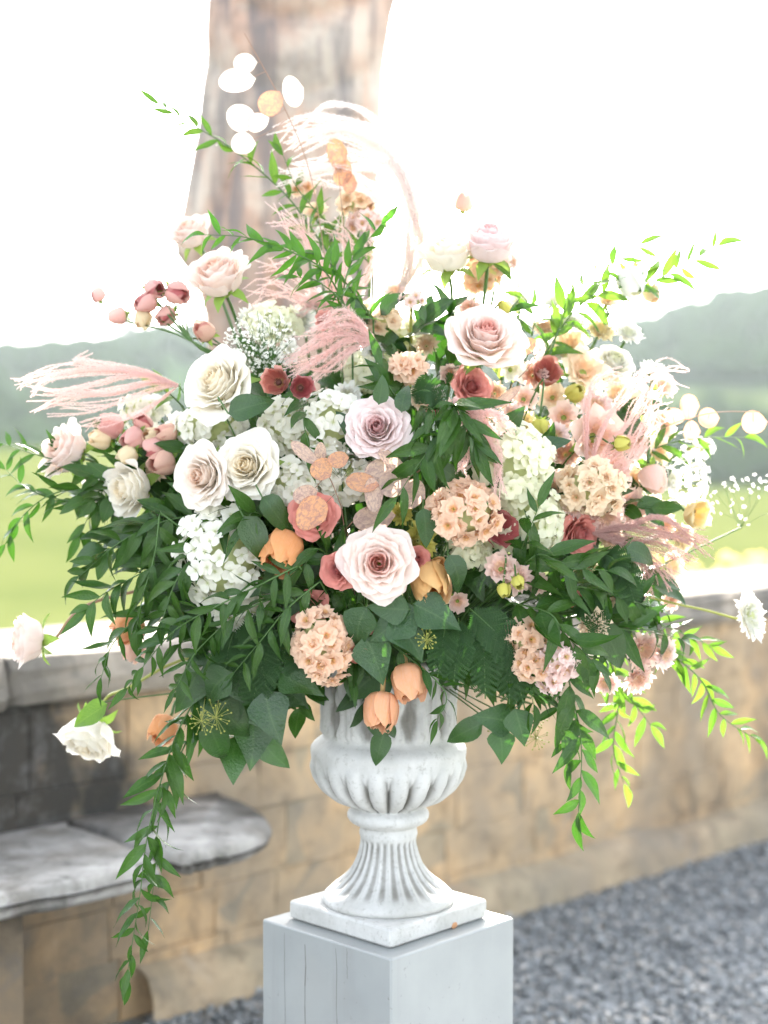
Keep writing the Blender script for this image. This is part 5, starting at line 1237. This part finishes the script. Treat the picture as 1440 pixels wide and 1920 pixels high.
B([(680,1110,-.2),(600,1030,-.25),(570,1060,-.26)], 'pointed dark leaves between orange tulip and coral rose', step=.013, L=.06, lw=1.2)
B([(700,1180,-.2),(830,1290,-.24),(820,1350,-.24)], 'small dark leaves dangling at the right of the two hanging tulips', step=.012, L=.04, lw=1.2)
B([(850,1235,-.12),(930,1265,-.17),(1010,1300,-.18)], 'dark leafy twig hiding the stems right of the urn rim', step=.009, L=.052, lw=1.2)
B([(900,1200,-.14),(980,1250,-.19),(1000,1320,-.19)], 'dark leaves hanging between the long ferns and the stock group', step=.009, L=.055, lw=1.2)
B([(640,1180,-.16),(670,1130,-.22),(690,1150,-.23)], 'dark leaves filling the gap between elongated stock and front blush rose', step=.008, L=.045, lw=1.3)
B([(560,1120,-.16),(640,1110,-.21),(650,1140,-.22)], 'short dark leaves under the small coral rose', step=.009, L=.045, lw=1.3)
# large leaves
LL = 'large glossy leaves at the lower left'
LAB = ['lying flat over the bench end, closest to the berry umbel', 'half covered leaf right of the berry umbel', 'broad leaf pointing down right, centre of the bunch', 'outermost right leaf, just left of the urn', 'leaf hanging low at the right of the bunch', 'lowest leaf of the bunch, tip straight down', 'leaf at the top of the bunch under the ferns', 'leftmost leaf pointing down', 'leaf touching the elongated peach stock', 'dark leaf in the shade between the low ones', 'uppermost left leaf behind the fine stems', 'leaf half behind the trailing branches', 'leaf reaching right towards the urn neck', 'folded leaf in the middle of the bunch', 'narrow leaf behind the lowest one']
for i, (x, y, s, a) in enumerate([(405,1400,100,-90),(448,1350,104,-30),(512,1345,110,-65),(540,1300,100,-45),(505,1400,100,-55),(440,1425,96,-85),(455,1290,110,-20),(380,1345,104,-120),(520,1265,110,-10),(470,1395,100,-75),(400,1290,96,-150),(350,1300,90,-120),(560,1275,90,0),(490,1330,110,-50),(425,1340,100,-100)]):
    single_leaf(x, y, s * .98, a + rnd.uniform(-20, 20), 'large dark green leaf, ' + LAB[i], 'salal' if x % 2 else 'ivy', 'salal', group=LL, d=-.18 + rnd.uniform(-.07, .05), tilt=rnd.uniform(-.2, .7))
for (x, y, s, a, lb) in [(822,1155,104,-25,'pale matte ivy leaf right under the front blush rose'),(768,1195,110,-55,'large ivy leaf pointing down left of the yellow umbel'),(735,1170,110,-150,'dark folded ivy leaf under the front blush rose'),(728,1140,80,175,'small ivy leaf touching the lowest petals of the front blush rose'),(672,1180,90,-110,'ivy leaf right of the elongated stock'),(690,1280,110,-150,'dark ivy leaf lying on the rim of the urn'),(700,1240,100,-70,'shaded ivy leaf behind the tulip stems'),(735,1372,34,-60,'little leaf under the lowest tulip'),(712,1405,70,-105,'narrow leaf hanging below the lowest tulip onto the bowl'),
    (925,1350,84,170,'bright ivy leaf right of the urn'),(975,1365,76,-75,'hanging ivy leaf right of the bright one'),(938,1400,70,-85,'backlit ivy leaf lowest right of the urn'),(868,1370,80,-160,'pointed leaf just right of the urn neck'),(835,800,60,-70,'smooth dark leaf under the narrow glossy tuft'),(805,880,70,-80,'broad dark leaf above the round peach stock'),(845,890,60,-30,'dark leaf right above the round peach stock'),(800,990,76,-80,'grey green leaf left of the round peach stock'),(860,1075,80,-60,'curled leaf under the round peach stock'),(715,730,56,80,'upright pointed leaf over the lilac rose'),(758,745,56,80,'pointed leaf behind the right of the lilac rose'),(470,760,90,20,'dark leaf right of the very large ivory rose'),(480,1010,96,-60,'dark leaf between white hydrangea and yellow hearted rose'),(525,960,90,-40,'dark leaf above the orange tulip'),(165,1338,80,205,'yellow green leaf above the head down white rose'),(1150,1215,100,-60,'pointed leaf over the blurry blush bloom'),(1205,1040,70,-20,'leaf under the mauve grass fan')]:
    single_leaf(x, y, s, a, lb, 'ivy' if 'ivy' in lb else 'salal', 'ivy' if ('ivy' in lb or 'grey' in lb) else ('ruscusy' if 'yellow green' in lb else 'salal'), d=dflt(x, y) - .02 if 'urn' not in lb else -.17, tilt=.1, group='single broad leaves')
for i, (x0, y0, x1, y1, w_) in enumerate([(470,1150,500,1290,80),(520,1180,470,1330,80),(560,1200,560,1300,60),(440,1180,420,1290,70),(860,1160,850,1290,70),(900,1150,910,1310,74),(950,1150,955,1320,70),(880,1140,990,1270,80),(930,1180,985,1330,60),(840,1150,820,1270,60),(1130,1040,1160,1080,60),(1080,1120,1130,1190,60),(770,740,830,755,60),(1150,1060,1190,1130,60)]):
    lb = ['fern frond fanning down left of the elongated stock','fern frond behind the big leaves at the lower left','small fern frond between stock and big leaves','fern frond under the crossing fine stems','leftmost fern frond pointing down at the right of the urn rim','long fern frond pointing down right of the urn','rightmost long fern frond pointing down right of the urn','fern frond slanting towards the lower right stock','yellowing fern frond tip near the bright ivy leaf','short fern frond over the urn rim','toothed fern tip under the coral pink rose','fern tip beside the apricot carnation','fern behind the lilac rose','fern tip beneath the mauve grass fan'][i]
    fern(x0, y0, x1, y1, w_, lb, d0=dflt(x0, y0) + .03, d1=dflt(x1, y1) - .01)
# inner greenery that fills the bouquet
FG = 'inner sprigs of dark leaves'
ZN = ['upper left', 'upper middle', 'upper right', 'left', 'middle', 'right', 'lower left', 'lower middle', 'lower right']
KN = {'salal': 'with broad pointed leaves', 'small': 'with small oval leaves', 'ruscus': 'with narrow leaves'}
fr = random.Random(21); k = 0
def inside(x, y): return ((x - 725) / 470) ** 2 + ((y - 960) / (330 if y < 960 else 300)) ** 2 < 1
while k < 180:
    x = fr.uniform(250, 1210); y = fr.uniform(640, 1260)
    if not inside(x, y) or (x > 930 and y < 900 and fr.random() < .8) or (x < 440 and y < 900) or (x > 1120 and y < 1060) or (y < 860 and 600 < x < 960 and fr.random() < .6) or (y < 760 and fr.random() < .6): continue
    if k >= 160: x, y = fr.uniform(520, 960), fr.uniform(860, 1200)
    d = dflt(x, y) * ((.55 if y > 920 else .32) if k < 160 else .8) + fr.uniform(.0, .16 if k < 160 else .05); a = math.atan2(-(y - 1050), x - 725) + fr.uniform(-.7, .7)
    L = fr.uniform(70, 130); x1, y1 = x + math.cos(a) * L, y - math.sin(a) * L * .8
    kd = fr.choice(['salal', 'small', 'ruscus', 'salal'])
    branch([(x, y, d + .04), ((x + x1) / 2, (y + y1) / 2, d), (x1, y1, d - .02)], 'sprig of dark leaves deep in the %s of the bouquet, ' % ZN[(x > 560) + (x > 900) + 3 * ((y > 850) + (y > 1060))] + KN[kd], 'leafy sprig', FG, kind=kd, mat='salal' if kd == 'salal' else 'ruscus', L=.06 if kd == 'salal' else .052, step=.016, name='leafy_sprig', seed=k, spread=.8, root=False)
    k += 1
# yellow flowering shrub behind the parapet at the right
sb = P(1370, 1060, 3.9); SH = empty('yellow_flowering_shrub', (sb.x, 3.9, -.2), 'blurred shrub with yellow flowers peeking over the parapet at the right', 'shrub')
r = random.Random(9); lf = MB(); yf = MB()
for i in range(900):
    q = Vector((r.gauss(0, .26), r.gauss(0, .16), r.uniform(.1, 1.10 - .1 * r.random() - abs(r.gauss(0, .06))))); n_ = Vector((r.gauss(0, 1), r.gauss(0, 1), r.gauss(0, 1))).normalized(); M = frame(n_, (r.gauss(0, 1), r.gauss(0, 1), 1), q, r.uniform(.03, .06))
    lf.add([(0, 0, 0), (.5, .25, .05), (1, 0, 0), (.5, -.25, .05)], [(0, 3, 2, 1)], M, [(0, .5), (.5, 1), (1, .5), (.5, 1)])
for i in range(26):
    q = Vector((r.gauss(0, .16), r.gauss(-.05, .12), 1.10 + r.uniform(-.04, .04)))
    for a in range(5): t_ = a * 1.2566; yf.add([(0, 0, 0), (math.cos(t_ - .5) * .02, math.sin(t_ - .5) * .02, .01), (math.cos(t_) * .03, math.sin(t_) * .03, .008), (math.cos(t_ + .5) * .02, math.sin(t_ + .5) * .02, .01)], [(0, 1, 2, 3)], zframe((r.gauss(0, .4), -.7, .6), 0, q), [(.6, .9)] * 4)
tag(obj('leaves', lf.mesh('leaves', False), MAT['ruscusy'], SH), kind='stuff'); MAT['yel'] = petal_mat('shrub_yellow', (.82, .60, .05), (.8, .5, .03), base=(.7, .5, .05)); tag(obj('flowers', yf.mesh('flowers', False), MAT['yel'], SH), kind='stuff')
m = MB()
for i in range(7): a = i * .9; m.tube([(0, 0, 0), (.1 * math.cos(a), .08 * math.sin(a), .5), (.25 * math.cos(a), .15 * math.sin(a), 1.05)], .008, 5)
obj('stems', m.mesh('stems'), MAT['twig'], SH)

# ---------------------------------------------------------------- the air
HZ = .00009
if HZ:
    hm, hnt, hout = newmat('air'); pv = N(hnt, 'ShaderNodeVolumePrincipled'); pv.inputs['Color'].default_value = (.80, .91, 1, 1); pv.inputs['Density'].default_value = HZ; pv.inputs['Anisotropy'].default_value = .5
    hnt.links.new(pv.outputs[0], hout.inputs['Volume'])
    b = MB(); b.box((-3500, -40, -60), (3500, 3200, 110)); tag(obj('haze', b.mesh('haze', False), hm), kind='stuff')
